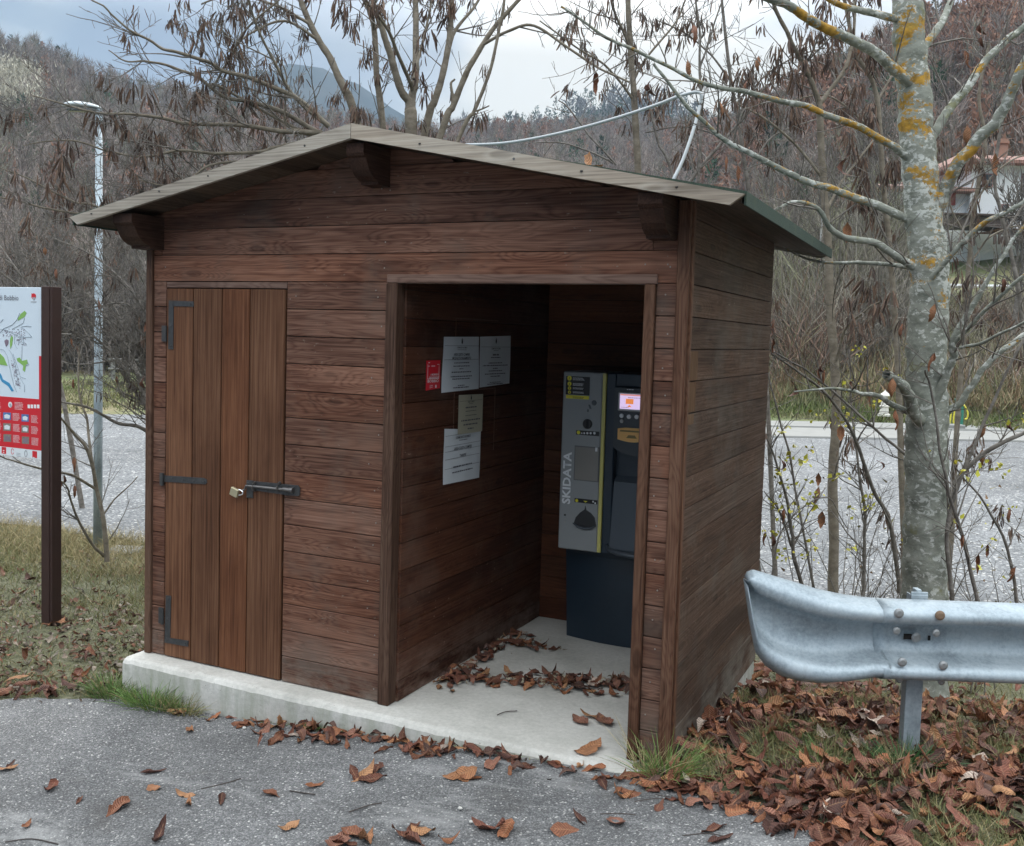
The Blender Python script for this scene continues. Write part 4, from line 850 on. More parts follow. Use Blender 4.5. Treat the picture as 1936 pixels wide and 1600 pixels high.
def leaf_arrays(curl, roll, wav, width=.42, seed=0):
    r_ = random.Random(seed); V = []; UV = []; ph_ = r_.random()*6; ex_ = r_.choice([.7, .9, 1.2, 1.6])
    for j in range(NJ):
        s = j/(NJ-1); wd = width*.5*(max(0, math.sin(math.pi*min(1, s)**ex_))**.7 if 0 < s < 1 else .02)*(1+.16*math.sin(s*19+ph_)+.08*math.sin(s*41+ph_*3))
        for i in range(NI):
            a = (i/(NI-1)-.5)*2; x = a*wd; y = s-.5
            ang = roll*a; xx = math.sin(ang)*wd/max(abs(roll), .01) if abs(roll) > .05 else x; z = (1-math.cos(ang))*wd/max(abs(roll), .01)*(1 if roll > 0 else -1) if abs(roll) > .05 else 0
            z += wav*math.sin(s*9+ph_+a*2.2)*abs(a)*.6; cz = curl*(s-.5)**2*2.2+curl*.6*max(0, s-.7)**2*6
            V.append((xx+.05*curl*math.sin(s*3+ph_), y*(1-.25*abs(curl)), z+cz)); UV.append((i/(NI-1), s))
    V = np.array(V); V[:, 2] -= V[:, 2].min()
    F = np.array([[j*NI+i, j*NI+i+1, (j+1)*NI+i+1, (j+1)*NI+i] for j in range(NJ-1) for i in range(NI-1)])
    return V, F, np.array(UV)
LP = [leaf_arrays(random.uniform(-.05, .75)*random.choice([.3, .7, 1]), random.choice([1, 1, -1])*random.uniform(.2, 2.1), random.uniform(.03, .16), random.uniform(.30, .58), k) for k in range(34)]
PAL = np.array([(.17, .066, .036), (.22, .086, .042), (.27, .12, .058), (.11, .042, .026), (.075, .032, .024), (.32, .16, .08), (.14, .050, .032), (.19, .085, .058), (.40, .31, .26), (.09, .048, .038)])
PAL = PAL*np.array([1.15, 1.18, 1.15]); PW = np.array([4, 3, 2.2, 4, 3.5, 1.2, 4, 4, 1.0, 3.0]); PW = PW/PW.sum()
def litter(P, size, tilt, name, pal=PAL, pw=PW, lab=None):
    """P (n,3) positions"""
    N = len(P); VV = []; FF = []; CC = []; UU = []; n0 = 0
    for p in P:
        V, F, U = LP[rng.integers(len(LP))]; s = size*rng.uniform(.55, 1.25); a = rng.uniform(0, 6.283); tx, ty = rng.normal(0, tilt, 2)
        if rng.random() < .35: V = V*np.array([1, 1, -1])+np.array([0, 0, V[:, 2].max()])
        ca, sa = math.cos(a), math.sin(a); Q = V*s; Q = np.stack([Q[:, 0], Q[:, 1]*math.cos(tx)-Q[:, 2]*math.sin(tx), Q[:, 1]*math.sin(tx)+Q[:, 2]*math.cos(tx)], 1)
        Q = np.stack([Q[:, 0]*math.cos(ty)+Q[:, 2]*math.sin(ty), Q[:, 1], -Q[:, 0]*math.sin(ty)+Q[:, 2]*math.cos(ty)], 1)
        Q = np.stack([Q[:, 0]*ca-Q[:, 1]*sa, Q[:, 0]*sa+Q[:, 1]*ca, Q[:, 2]], 1)
        Q[:, 2] -= np.percentile(Q[:, 2], 12)
        VV.append(Q+p); FF.append(F+n0); UU.append(U); n0 += len(V)
        c = pal[rng.choice(len(pal), p=pw)]*rng.uniform(.75, 1.25); CC.append(np.repeat(c[None], len(V), 0))
    V = np.concatenate(VV); o = mk(name, V, np.concatenate(FF), m_leaf, None, True, {'tint': np.concatenate(CC)}, uv=np.concatenate(UU))
    return o
def slab_or_ground(x, y):
    return np.where((x > 0) & (x < 2.93) & (y > -.12) & (y < 1.78), 0.0, gz(x, y))
# dense drift right of the hut
def scatter(n, x0, x1, y0, y1, dens):
    X = rng.uniform(x0, x1, n*6); Y = rng.uniform(y0, y1, n*6); k = rng.random(n*6) < dens(X, Y); return X[k][:n], Y[k][:n]
def dr(X, Y):
    inside = (X > 2.89) | (Y > 1.8)
    d = np.clip((Y-(edge(X)-.12-.12*np.clip(X-3, 0, 2)))/.10, 0, 1); f = d*np.clip((2.3-Y)/1.2, 0.10, 1)
    hole = 1-.8*np.exp(-(((X-3.62)/.16)**2+((Y-.42)/.10)**2))-.6*np.exp(-(((X-3.25)/.14)**2+((Y-.38)/.12)**2))-.5*np.exp(-(((X-4.0)/.3)**2+((Y-1.1)/.22)**2))
    return f*inside*np.clip(hole, 0, 1)*np.clip(.55+.9*np.sin(X*4.7+1)*np.sin(Y*5.9+X*1.7), .42, 1)
X, Y = scatter(3000, 2.88, 5.4, -1.2, 2.4, dr)
pz = gs(X, Y)+rng.uniform(0, .026, len(X))*np.clip((Y-edge(X))/.25, 0, 1)+.002
tag(litter(np.stack([X, Y, pz], 1), .125, .26, 'leaf_litter'), 'thick drift of curled brown leaves under the guardrail beside the hut', 'leaf litter', kind='stuff')
# strip along the slab front, thin on the left verge
def d2(X, Y): c = np.interp(X, [.2, .5, .8, 1.2, 1.7, 2.1, 2.5, 2.95], [0, .05, .35, .9, .95, .6, .35, .9]); return np.exp(-np.abs(Y-(edge(X)-.055))/.05)*c*(Y < -.14)
X, Y = scatter(190, .2, 3.2, -.45, -.13, d2); tag(litter(np.stack([X, Y, gs(X, Y)+rng.uniform(.004, .018, len(X))], 1), .095, .14, 'leaf_litter'), 'ragged row of dry leaves blown against the slab front', 'leaf litter', kind='stuff')
# inside the booth: a band across and a few along the partition
def d3(X, Y):
    band = np.exp(-((Y-(.60+.16*np.sin(X*3.2)))/.085)**2)*np.interp(X, [1.55, 1.75, 1.95, 2.2, 2.7], [.9, .6, .75, 1, 1]); side = np.exp(-((X-1.60)/.05)**2)*(Y > .3)*.5
    b2_ = .75*np.exp(-(((X-1.72)/.14)**2+((Y-1.12)/.05)**2)); return np.clip(band+side+b2_, 0, 1)
X, Y = scatter(200, 1.57, 2.8, .22, 1.35, d3); tag(litter(np.stack([X, Y, rng.uniform(.003, .02, len(X))], 1), .10, .12, 'leaf_litter'), 'band of dry leaves blown across the booth floor before the payment machine', 'leaf litter', kind='stuff')
pale = np.array([(.42, .38, .28), (.30, .26, .18), (.22, .15, .10)]); X, Y = scatter(230, 1.57, 2.7, .35, 1.2, d3); tag(litter(np.stack([X, Y, rng.uniform(.002, .03, len(X))], 1), .026, .4, 'leaf_crumbs', pale, np.array([.4, .35, .25])), 'pale crumbs of broken leaf among the leaves on the booth floor', 'leaf litter', kind='stuff')
# verge on the left: small dead leaves in grass
def d4(X, Y): return (Y > edge(X)+.02)*(Y < lot_near(X))*((X < -.05) | (Y > 1.8))*np.interp(Y-edge(X), [0, .1, 1.6, 2.6], [1, .8, .55, .1])
X, Y = scatter(3600, -4.6, 0, -2.2, 3.2, d4)
pl4 = np.array([(.20, .17, .14), (.30, .27, .23), (.12, .07, .05), (.22, .10, .06), (.26, .24, .21)])
tag(litter(np.stack([X, Y, gs(X, Y)+rng.uniform(.0, .02, len(X))], 1), .055, .4, 'leaf_litter', pl4*np.array([1.0, .92, .85]), np.array([.22, .14, .26, .24, .14])), 'small grey and brown dead leaves strewn over the grass verge left of the hut', 'leaf litter', kind='stuff')
X, Y = scatter(260, -3.6, -.05, -1.7, 1.6, lambda X, Y: (Y > edge(X)-.04)*np.exp(-np.abs(Y-edge(X)-.06)/.10)+(Y > edge(X))*.05)
tag(litter(np.stack([X, Y, gs(X, Y)+rng.uniform(.005, .02, len(X))], 1), .12, .3, 'leaf_litter'), 'larger brown leaves gathered where the left verge meets the asphalt', 'leaf litter', kind='stuff')
# behind the guardrail
X, Y = scatter(500, 2.2, 7, 2.0, 5.4, lambda X, Y: (Y < lot_near(X))*.7); tag(litter(np.stack([X, Y, gz(X, Y)+rng.uniform(0, .02, len(X))], 1), .11, .3, 'leaf_litter'), 'scattered leaves in the rough grass behind the guardrail', 'leaf litter', kind='stuff')
# leaves one can count, on the asphalt
lm = []
for k in range(14):
    V, F, U = LP[k]; cc = PAL[k % 8]*1.0
    me = mk('fallen_leaf', V*.13*np.array([1.1, 1, .75]), F, m_leaf, None, True, {'tint': np.repeat(cc[None], len(V), 0)}, uv=U, asmesh=True); lm.append(me)
def leaf(u, v, plane, label, group, s=1.0, me=None, rot=None, tilt=.12):
    z = plane; q = on(u, v, 2, z)
    if plane < -.5:
        q = on(u, v, 2, -.1)
        for _ in range(6): q = on(u, v, 2, float(gz(q[0], min(q[1], 0)))+.006)
    o = bpy.data.objects.new('fallen_leaf', me or random.choice(lm)); COL.objects.link(o); o.location = q+np.array([0, 0, .002])
    o.rotation_euler = (random.gauss(0, tilt), random.gauss(0, tilt), random.random()*6.28 if rot is None else rot); o.scale = (s, s, s)
    return tag(o, label, 'leaf', group)
for (u, v, s) in ((10, 1455, .8), (20, 1448, .6), (95, 1493, .8), (150, 1515, .5), (290, 1462, .85), (292, 1492, .55), (222, 1530, 1.1), (350, 1505, .7), (355, 1522, .6), (418, 1515, .85), (512, 1503, .75), (594, 1487, .65), (50, 1562, .6), (545, 1566, .8), (300, 1588, 1.1), (640, 1596, 1.2), (670, 1580, 1), (690, 1592, 1), (770, 1586, 1.3), (800, 1575, 1), (780, 1570, .9), (925, 1570, 1.1), (955, 1576, 1.1), (845, 1595, .7), (1072, 1572, .95), (1095, 1550, .9), (1165, 1558, .9), (1350, 1570, .9), (1362, 1590, .9), (1190, 1502, .9), (648, 1595, .9)):
    pl_ = ['at the left edge of the photo', 'below the left slab end', 'below the door', 'below the wall of boards', 'below the booth opening', 'below the right booth post', 'beside the leaf drift'][int(np.searchsorted([110, 270, 470, 720, 1020, 1250], u))]
    rw = ('upper' if v < 1500 else 'middle' if v < 1556 else 'lower')+(' big' if s >= 1.1 else ' medium' if s >= .95 else ' smallish' if s > .7 else ' small')+' dry leaf'
    leaf(u, v, -1, rw+' lying on the asphalt '+pl_, 'leaves scattered on the asphalt', s, tilt=.12)
for (u, v, s) in ((690, 1466, 1.1), (712, 1460, 1.0), (672, 1470, 1.0), (705, 1474, .9)): leaf(u, v, -1, 'dry leaf in the small heap on the asphalt just off the slab front', 'leaves heaped off the slab front', s, tilt=.25)
for (u, v, s) in ((872, 1468, 1.15), (885, 1474, .9)): leaf(u, v, -1, 'one of the paired crumpled leaves on asphalt between the small heap and the booth', 'pair of crumpled leaves', s, tilt=.3)
leaf(1115, 1418, .004, 'single large upright oval leaf on the slab edge, between the booth posts', None, 1.15, lm[2], rot=-.45)
leaf(1097, 1365, .004, 'curled leaf on the booth floor, left of the touching pair', 'three touching leaves on the booth floor', .9, rot=1.0); leaf(1118, 1356, .004, 'curled leaf on the booth floor, between its two neighbours', 'three touching leaves on the booth floor', .9, rot=1.8); leaf(1142, 1366, .004, 'curled leaf on the booth floor, right end of the touching row', 'three touching leaves on the booth floor', 1.1, rot=.7)
leaf(968, 1278, .004, 'small leaf just in front of the leaf band on the booth floor', None, .9, rot=1.4); leaf(855, 1308, .004, 'tiny dark leaf on the booth floor near the partition wall', None, .45)
for (u, v, s) in ((1118, 1290, .5), (1145, 1292, .6), (1120, 1308, .7), (1130, 1315, .7)): leaf(u, v, .004, 'small leaf fragment on the booth floor beside the right post', 'fragments by the right booth post', s)
q = on(1155, 318, 1, .25); o = bpy.data.objects.new('fallen_leaf', lm[5]); COL.objects.link(o); o.location = (q[0], .0, zu(q[0])+.07); o.rotation_euler = (.5, .3, 1.2); o.scale = (1.1, 1.1, 1.1); tag(o, 'curled reddish leaf caught on the front edge of the hut roof', 'leaf')
# twigs, pebbles
m_twig = simple('dark_twig', (.05, .04, .035), .8, var=.3, scale=60)
def gpt(u, v):
    q = on(u, v, 2, -.1)
    for _ in range(6): q = on(u, v, 2, float(slab_or_ground(q[0], q[1]))+.008)
    return q
for pts, lab in (([(940, 1352), (955, 1346), (978, 1344)], 'short dark twig lying on the booth floor'), ([(380, 1492), (430, 1480), (455, 1472)], 'thin twig on asphalt above the leaf pair, left part of the road'), ([(1200, 1516), (1240, 1510), (1285, 1513)], 'long thin twig on asphalt below the right corner post'), ([(1135, 1539), (1170, 1538), (1202, 1541)], 'straight thin twig on asphalt near the bottom edge, centre right'), ([(1240, 1503), (1300, 1512), (1330, 1518)], 'dark twig crossing another near the litter edge'), ([(548, 1495), (580, 1500), (596, 1502)], 'fine twig on the asphalt under the door side'), ([(660, 1535), (700, 1522), (722, 1518)], 'thin twig on the asphalt below the leaf heap'), ([(1290, 1580), (1340, 1576), (1380, 1584)], 'twig lying at the bottom edge by the right leaves'), ([(10, 1592), (60, 1586), (110, 1596)], 'twig at the bottom left of the road')):
    w = MB(); w.tube(spline([gpt(*p) for p in pts], 4), .0024, 5); tag(w.build('twig', m_twig), lab, 'twig')
m_peb = simple('pale_pebble', (.50, .49, .45), .7)
def pebble(u, v, r0, lab, grp=None):
    q = gpt(u, v); V, F = [], []; n_ = 7
    for j in range(n_):
        th = math.pi*j/(n_-1)
        for i in range(8): a = i*math.pi/4; V.append(q+r0*np.array([math.sin(th)*math.cos(a)*1.2, math.sin(th)*math.sin(a)*.9, math.cos(th)*.7+.5])*(1+.08*math.sin(i*2+j)))
    F = [[j*8+i, j*8+(i+1) % 8, (j+1)*8+(i+1) % 8, (j+1)*8+i] for j in range(n_-1) for i in range(8)]
    tag(mk('pebble', V, F, m_peb, None, True), lab, 'pebble', grp)
pebble(462, 1378, .009, 'small pale pebble at the foot of the slab front'); pebble(870, 1530, .008, 'white pebble on open asphalt below the slab'); pebble(891, 1556, .008, 'white pebble nearest the bottom edge of the road'); pebble(132, 1333, .009, 'pebble at the asphalt edge by the left verge')

# ================================================================== GRASS
m_grass = tinted('grass_blades', .55, .3, .2, 30)
def gcol(n, kind):
    base = {'green': (.10, .165, .045), 'fresh': (.12, .20, .05), 'dry': (.33, .27, .14), 'mix': (.16, .17, .07), 'deep': (.035, .10, .03)}[kind]
    c = np.array(base)[None]*rng.uniform(.6, 1.4, (n, 1)); s = rng.random(n) < {'green': .12, 'fresh': .1, 'dry': .1, 'mix': .4, 'deep': .02}[kind]
    c[s] = np.array((.27, .22, .11))*rng.uniform(.7, 1.2, (s.sum(), 1)); return c
def tuft(u, v, z, rad, n, h, kind, label, w_=.0035, lean=.5, group=None, asq=None, ry=1.0):
    q = gpt(u, v) if asq is None else np.array(asq, float)
    a = rng.uniform(0, 6.283, n); r_ = rad*np.sqrt(rng.random(n)); B = np.stack([q[0]+r_*np.cos(a), q[1]+r_*np.sin(a)*ry, np.zeros(n)], 1); 
    B[:, 2] = np.where((B[:, 0] > 0) & (B[:, 0] < 2.93) & (B[:, 1] > -.13), q[2], gz(B[:, 0], B[:, 1]))-.01
    D = np.stack([np.cos(a)*lean*(r_/rad+.15), np.sin(a)*lean*(r_/rad+.15), np.ones(n)], 1)+rng.normal(0, .22, (n, 3)); D[:, 2] = np.abs(D[:, 2])
    bend = np.stack([np.cos(a)*.45, np.sin(a)*.45, -np.full(n, .35)], 1)*rng.uniform(.1, 1.1, (n, 1))+rng.normal(0, .08, (n, 3))
    o = ribbons(B, D, h*rng.uniform(.4, 1.15, n), np.full(n, w_), bend, 4, gcol(n, kind), 'grass_tuft', m_grass); return tag(o, label, 'grass tuft', group)
sl = lambda x: (x, -.20, float(gz(x, -.2)))
tuft(0, 0, 0, .16, 520, .16, 'fresh', 'long green grass tuft against the left end of the slab front', asq=sl(.26), ry=.35)
tuft(0, 0, 0, .12, 420, .15, 'green', 'green grass clump spilling round the left corner of the slab', asq=(-.04, -.17, float(gz(-.04, -.17))), ry=.7)
tuft(0, 0, 0, .10, 220, .13, 'mix', 'shorter grass trailing right of the long tuft on the slab front', asq=sl(.46), ry=.3)
tuft(0, 0, 0, .05, 120, .07, 'green', 'low moss-like sprig at the slab foot below the middle of the wall', asq=sl(1.22)[:1]+(-.155, -.13), ry=.4)
tuft(0, 0, 0, .07, 190, .22, 'fresh', 'tall bright grass tuft at the foot of the right corner post', asq=(2.88, -.09, -.01), w_=.004)
tuft(0, 0, 0, .05, 60, .26, 'dry', 'straw-coloured blades rising before the right corner post', asq=(2.80, -.10, 0.0), w_=.003)
tuft(1705, 1450, 0, .085, 420, .15, 'deep', 'dense dark green tuft in the leaves in front of the guardrail post', w_=.003, lean=.9)
tuft(1500, 1395, 0, .09, 140, .12, 'green', 'thin green tuft among leaves left of the guardrail post'); tuft(1600, 1500, 0, .1, 130, .11, 'mix', 'sparse pale tuft in the leaves nearest the asphalt'); tuft(1560, 1440, 0, .09, 130, .12, 'green', 'small loose tuft between the leaf heaps, left of the dense one'); tuft(1450, 1400, 0, .09, 120, .12, 'mix', 'wispy tuft in the leaves close to the hut side'); tuft(1760, 1495, 0, .10, 150, .10, 'mix', 'small tuft below the guardrail post base, among big leaves')
def stuff_grass(n, x0, x1, y0, y1, dens, h, kind, label, w_=.004):
    X, Y = scatter(n, x0, x1, y0, y1, dens); n = len(X); B = np.stack([X, Y, gs(X, Y)-.01], 1); D = rng.normal(0, .45, (n, 3)); D[:, 2] = 1; bend = rng.normal(0, .35, (n, 3)); bend[:, 2] = -.3*rng.random(n)
    hh = h(X, Y)*rng.uniform(.4, 1.3, n); k = gcol(n, kind)
    o = ribbons(B, D, hh, np.full(n, w_), bend, 2, k, 'grass', m_grass); return tag(o, label, 'grass', kind='stuff')
patch = lambda X, Y: .5+.5*np.sin(X*2.3+np.sin(Y*1.9)*1.5)*np.sin(Y*2.9+.6)
stuff_grass(42000, -5, 0.05, -2.6, 3.4, lambda X, Y: (Y > edge(X)+.02)*(Y < lot_near(X)+.1)*(.2+.8*patch(X, Y))*((X < -.03) | (Y > 1.8)), lambda X, Y: .06+.06*sst(Y, .6, 2.2), 'mix', 'short patchy grass of the left verge', .005)
stuff_grass(15000, -7, .5, 1.0, 4.2, lambda X, Y: sst(Y, 1.6, 2.6)*(Y < lot_near(X)+.12), lambda X, Y: .10+.1*sst(Y, 1.4, 2.8), 'dry', 'taller straw-coloured grass along the near edge of the car park')
stuff_grass(9000, 2.9, 7.5, .9, 5.8, lambda X, Y: (Y < lot_near(X))*(.3+.7*patch(X, Y)), lambda X, Y: .10+0*X, 'mix', 'rough grass behind the guardrail')
stuff_grass(15000, 2.9, 5.2, -.5, 1.6, lambda X, Y: (Y > edge(X)+.05)*(np.sin(X*4.7+1)*np.sin(Y*5.9+X*1.7) < .0), lambda X, Y: .09+0*X, 'mix', 'grass showing through the leaves under the guardrail')
X, Y = scatter(260, -4, 5, -.7, .2, lambda X, Y: np.exp(-np.abs(Y-edge(X)+.03)/.05)*((X < -.0) | (X > 2.9) | (Y < -.13))); dirt = np.array([(.10, .07, .05), (.05, .04, .03), (.3, .27, .22)])
tag(litter(np.stack([X, Y, gz(X, Y)+.006], 1), .022, .4, 'leaf_crumbs', dirt, np.array([.4, .4, .2])), 'crumbs and grit gathered along the asphalt edge', 'leaf litter', kind='stuff')
stuff_grass(1500, .1, 2.8, -.2, -.13, lambda X, Y: (Y > -.165)*(np.sin(X*6+1) > .1), lambda X, Y: .022+0*X, 'fresh', 'low moss and weeds along the foot of the slab front', .006)
# ================================================================== TREES
def bark(name, lo, mid_, hi, ringed=.3, blot=None, scale=9, lich=None):
    m, t, b = newmat(name); p = objco(t); n = noise(t, vmul(t, p, (scale, scale, scale*1.6)), 1, 6, .65); n2 = noise(t, vmul(t, p, (scale*3, scale*3, scale*4.5)), 1, 4, .65); f = M('ADD', M('MULTIPLY', n, .7, tree=t), M('MULTIPLY', n2, .3, tree=t), tree=t)
    c = ramp(t, f, [(.32, lo), (.5, mid_), (.68, hi)])
    if blot:
        v = noise(t, vmul(t, p, (26, 26, 40)), 1, 4, .65, .5); v2 = noise(t, p, 3.2, 4, .6); c = mixc(t, ramp(t, M('ADD', M('MULTIPLY', v, .72, tree=t), M('MULTIPLY', v2, .34, tree=t), tree=t), [(.555, 0), (.61, .75)]), c, blot)
    if lich:
        l1 = noise(t, vmul(t, p, (5, 5, 10)), 1, 4, .65); l2 = noise(t, p, 55, 4, .8); sp = t.nodes.new('ShaderNodeSeparateXYZ'); t.links.new(p, sp.inputs[0])
        zf = ramp(t, M('DIVIDE', sp.outputs[2], 5, tree=t), [(.05, .375), (.28, .405), (.40, .465), (.62, .495), (1, .50)])
        k = M('ADD', M('MULTIPLY', l1, .66, tree=t), M('MULTIPLY', l2, .32, tree=t), tree=t); k = M('ADD', k, zf, tree=t)
        c = mixc(t, ramp(t, M('SUBTRACT', k, .5, tree=t), [(.525, 0), (.555, .95)]), c, ramp(t, noise(t, p, 30, 3), [(.35, tuple(x*.6 for x in lich)), (.65, tuple(x*1.25 for x in lich))]))
        g1 = noise(t, vmul(t, p, (5, 5, 6)), 1, 5, .7); c = mixc(t, ramp(t, g1, [(.60, 0), (.68, .55)]), c, (.16, .155, .045))
    t.links.new(c, b.inputs['Base Color']); b.inputs['Roughness'].default_value = .85; b.inputs['Specular IOR Level'].default_value = .25; bump(t, b, M('ADD', f, n2, tree=t), .45, .008); return m
m_bk1 = bark('lichened_bark', (.095, .105, .085), (.205, .215, .18), (.31, .32, .275), blot=(.52, .53, .49), lich=(.36, .20, .025))
m_bk2 = bark('grey_twig_bark', (.065, .056, .048), (.15, .134, .116), (.26, .24, .215)); m_bk3 = bark('tan_bark', (.09, .075, .055), (.17, .145, .11), (.25, .22, .175))
m_pod = tinted('dry_pods', .7, .25, .3, 50)
PODM = []
for k in range(10):
    n_ = random.randint(6, 12); V = []; F = []; C_ = []
    for q in range(n_):
        Ln = random.uniform(.07, .125); wd = random.uniform(.010, .018); a = random.random()*6.28; off = np.array([math.cos(a), math.sin(a), 0])*random.uniform(0, .055)+np.array([0, 0, -random.uniform(0, .08)])
        bd_ = random.uniform(-.35, .35); sw_ = np.array([math.cos(a)*.25+random.gauss(0, .12), math.sin(a)*.25+random.gauss(0, .12), -1]); sw_ /= np.linalg.norm(sw_); sd_ = np.cross(sw_, [math.sin(a*2), math.cos(a*2), .1]); sd_ /= np.linalg.norm(sd_); tn = np.cross(sw_, sd_)
        b0 = len(V); cc = np.array(random.choice([(.085, .055, .042), (.11, .07, .05), (.06, .042, .034), (.15, .095, .065)]))
        for j in range(6):
            s = j/5; c0 = off+sw_*Ln*s+sd_*bd_*Ln*(s*s-s); ww = wd*(math.sin(math.pi*(.08+.84*s)))**.6*.5
            V += [c0-sd_*ww, c0+tn*ww*.35, c0+sd_*ww, c0-tn*ww*.35]; C_ += [cc]*4
            if j: F += [[b0+(j-1)*4+i, b0+(j-1)*4+(i+1) % 4, b0+j*4+(i+1) % 4, b0+j*4+i] for i in range(4)]
    PODM.append(mk('pod_cluster', V, F, m_pod, None, False, {'tint': np.array(C_)}, asmesh=True))
CRK = []
for k in range(4):
    V, F, U = LP[k*3+1]; V = V*.10*np.array([.8, 1, 1.3]); V = np.stack([V[:, 0], V[:, 2]-.01, -V[:, 1]-.05], 1)
    CRK.append(mk('hanging_leaf', V, F, m_leaf, None, True, {'tint': np.repeat((PAL[k]*.9)[None], len(V), 0)}, uv=U, asmesh=True))
YLF = []
for k in range(3):
    V = []; F = []; C_ = []
    for q in range(7):
        c0 = np.array([random.gauss(0, .035), random.gauss(0, .035), random.gauss(0, .03)]); a = rng.normal(size=3); a /= np.linalg.norm(a); b2 = np.cross(a, rng.normal(size=3)); b2 /= np.linalg.norm(b2); s = random.uniform(.012, .02); n0 = len(V)
        V += [c0-a*s, c0-a*.2*s+b2*s*.75, c0+a*s*1.1, c0-a*.2*s-b2*s*.75]; F.append([n0, n0+1, n0+2, n0+3]); C_ += [np.array(random.choice([(.42, .40, .04), (.50, .42, .05), (.30, .28, .06)]))]*4
    YLF.append(mk('leaf_spray', V, F, m_grass, None, False, {'tint': np.array(C_)}, asmesh=True))
def resample(P, R_, step):
    d = np.linalg.norm(np.diff(P, axis=0), axis=1); s = np.concatenate([[0], np.cumsum(d)]); n = max(3, int(s[-1]/step)+1); q = np.linspace(0, s[-1], n); return np.stack([np.interp(q, s, P[:, i]) for i in range(3)], 1), np.interp(q, s, R_), s[-1]
def grow(tb, P, R_, lvl, dens, ln, up_=.35, pods=None, rmin=.0016, jit=.10, start=.12, maxl=3, k=4):
    """twigs along a limb, then twigs on those"""
    P2, R2, Ltot = resample(P, R_, .05)
    n = rng.poisson(dens*Ltot*(1-start))
    for _ in range(n):
        f = start+(1-start)*rng.random(); i = min(len(P2)-2, int(f*(len(P2)-1))); T = P2[i+1]-P2[i]; T /= np.linalg.norm(T)+1e-9
        pr_ = rng.normal(size=3); pr_ -= T*(pr_@T); pr_ /= np.linalg.norm(pr_); D = T*rng.uniform(.25, .9)+pr_*rng.uniform(.5, 1.0)+np.array([0, 0, up_*rng.uniform(.2, 1.4)]); D /= np.linalg.norm(D)
        L_ = ln*rng.uniform(.4, 1.25)*(1-.35*f); m_ = 7; q = [P2[i]]; st = L_/(m_-1); r0 = min(R2[i]*.62, .0026+.009*L_)
        for s in range(m_-1): D = D+rng.normal(0, jit, 3)+np.array([0, 0, up_*.10]); D /= np.linalg.norm(D); q.append(q[-1]+D*st)
        q = np.array(q); rr_ = np.linspace(max(r0, rmin*1.2), rmin, m_); tb.add(q, rr_, 3 if r0 < .006 else k)
        if pods is not None: pods.append(q[-1]); pods.append(q[4])
        if lvl < maxl: grow(tb, q, rr_, lvl+1, dens*1.25, ln*.5, up_, pods, rmin, jit, .2, maxl)
    # knobbly end twigs continue the limb
def jitter(P, a, seed=0):
    r_ = np.random.default_rng(seed); Q = P.copy(); n = len(P); 
    w1 = np.interp(np.arange(n), np.arange(0, n+4, 4), r_.normal(0, a, len(np.arange(0, n+4, 4)))); w2 = np.interp(np.arange(n), np.arange(0, n+3, 3), r_.normal(0, a, len(np.arange(0, n+3, 3)))); Q[:, 2] += w1; Q[:, 0] += w2; Q[0] = P[0]; return Q
def tree(name, base, label, cat, limbs, mat, dens=3.0, ln=.45, up_=.3, podn=0, leafn=0, yel=0, rmin=.0016, maxl=2, group=None, jit=.10, trunk_k=14, px=2.0, podfrac=None, zlim=None):
    """limbs: list of ([(u, v, depth)...], r0, r1, twig density multiplier)"""
    e = empty(name, tuple(base), label, cat, group); tb = TB(); tw = TB(); ends = []
    for i_, (pts, r0, r1, dm) in enumerate(limbs):
        P = np.array([p if isinstance(p, np.ndarray) else at(*p) for p in pts]); P = spline(P, 7); P = jitter(P, .004, i_+len(pts)*7); n = len(P); R_ = np.linspace(r0, r1, n)*(1+.05*np.sin(np.arange(n)*1.7))
        tb.add(P, R_, trunk_k if r0 > .03 else 7)
        if dm > 0: grow(tw, P, R_, 1, dens*dm, ln, up_, ends, rmin, jit, .08, maxl)
    tb.build('trunk', mat, e)
    if tw.n: tw.build('crown', m_bk2, e)
    ends = np.array(ends) if ends else np.zeros((0, 3))
    def put(ms, n, sc, rz=True):
        if len(ends) == 0 or n == 0: return
        idx = rng.choice(len(ends), min(n, len(ends)), replace=False)
        for i in idx:
            a = rng.uniform(0, 6.28); s = sc*rng.uniform(.7, 1.2); wcopy((random.choice(ms).name.split('.')[0], random.choice(ms)), e, Matrix.Translation(Vector(ends[i]))@Matrix.Rotation(a, 4, 'Z')@Matrix.Rotation(rng.normal(0, .15), 4, 'X')@Matrix.Scale(s, 4))
    put(PODM, podn, 1.0); put(CRK, leafn, 1.1); put(YLF, yel, 1.0)
    return e
D0 = 5.32
def L3(pts, d0, d1): n = len(pts); return [(u, v, d0+(d1-d0)*i/(n-1)) for i, (u, v) in enumerate(pts)]
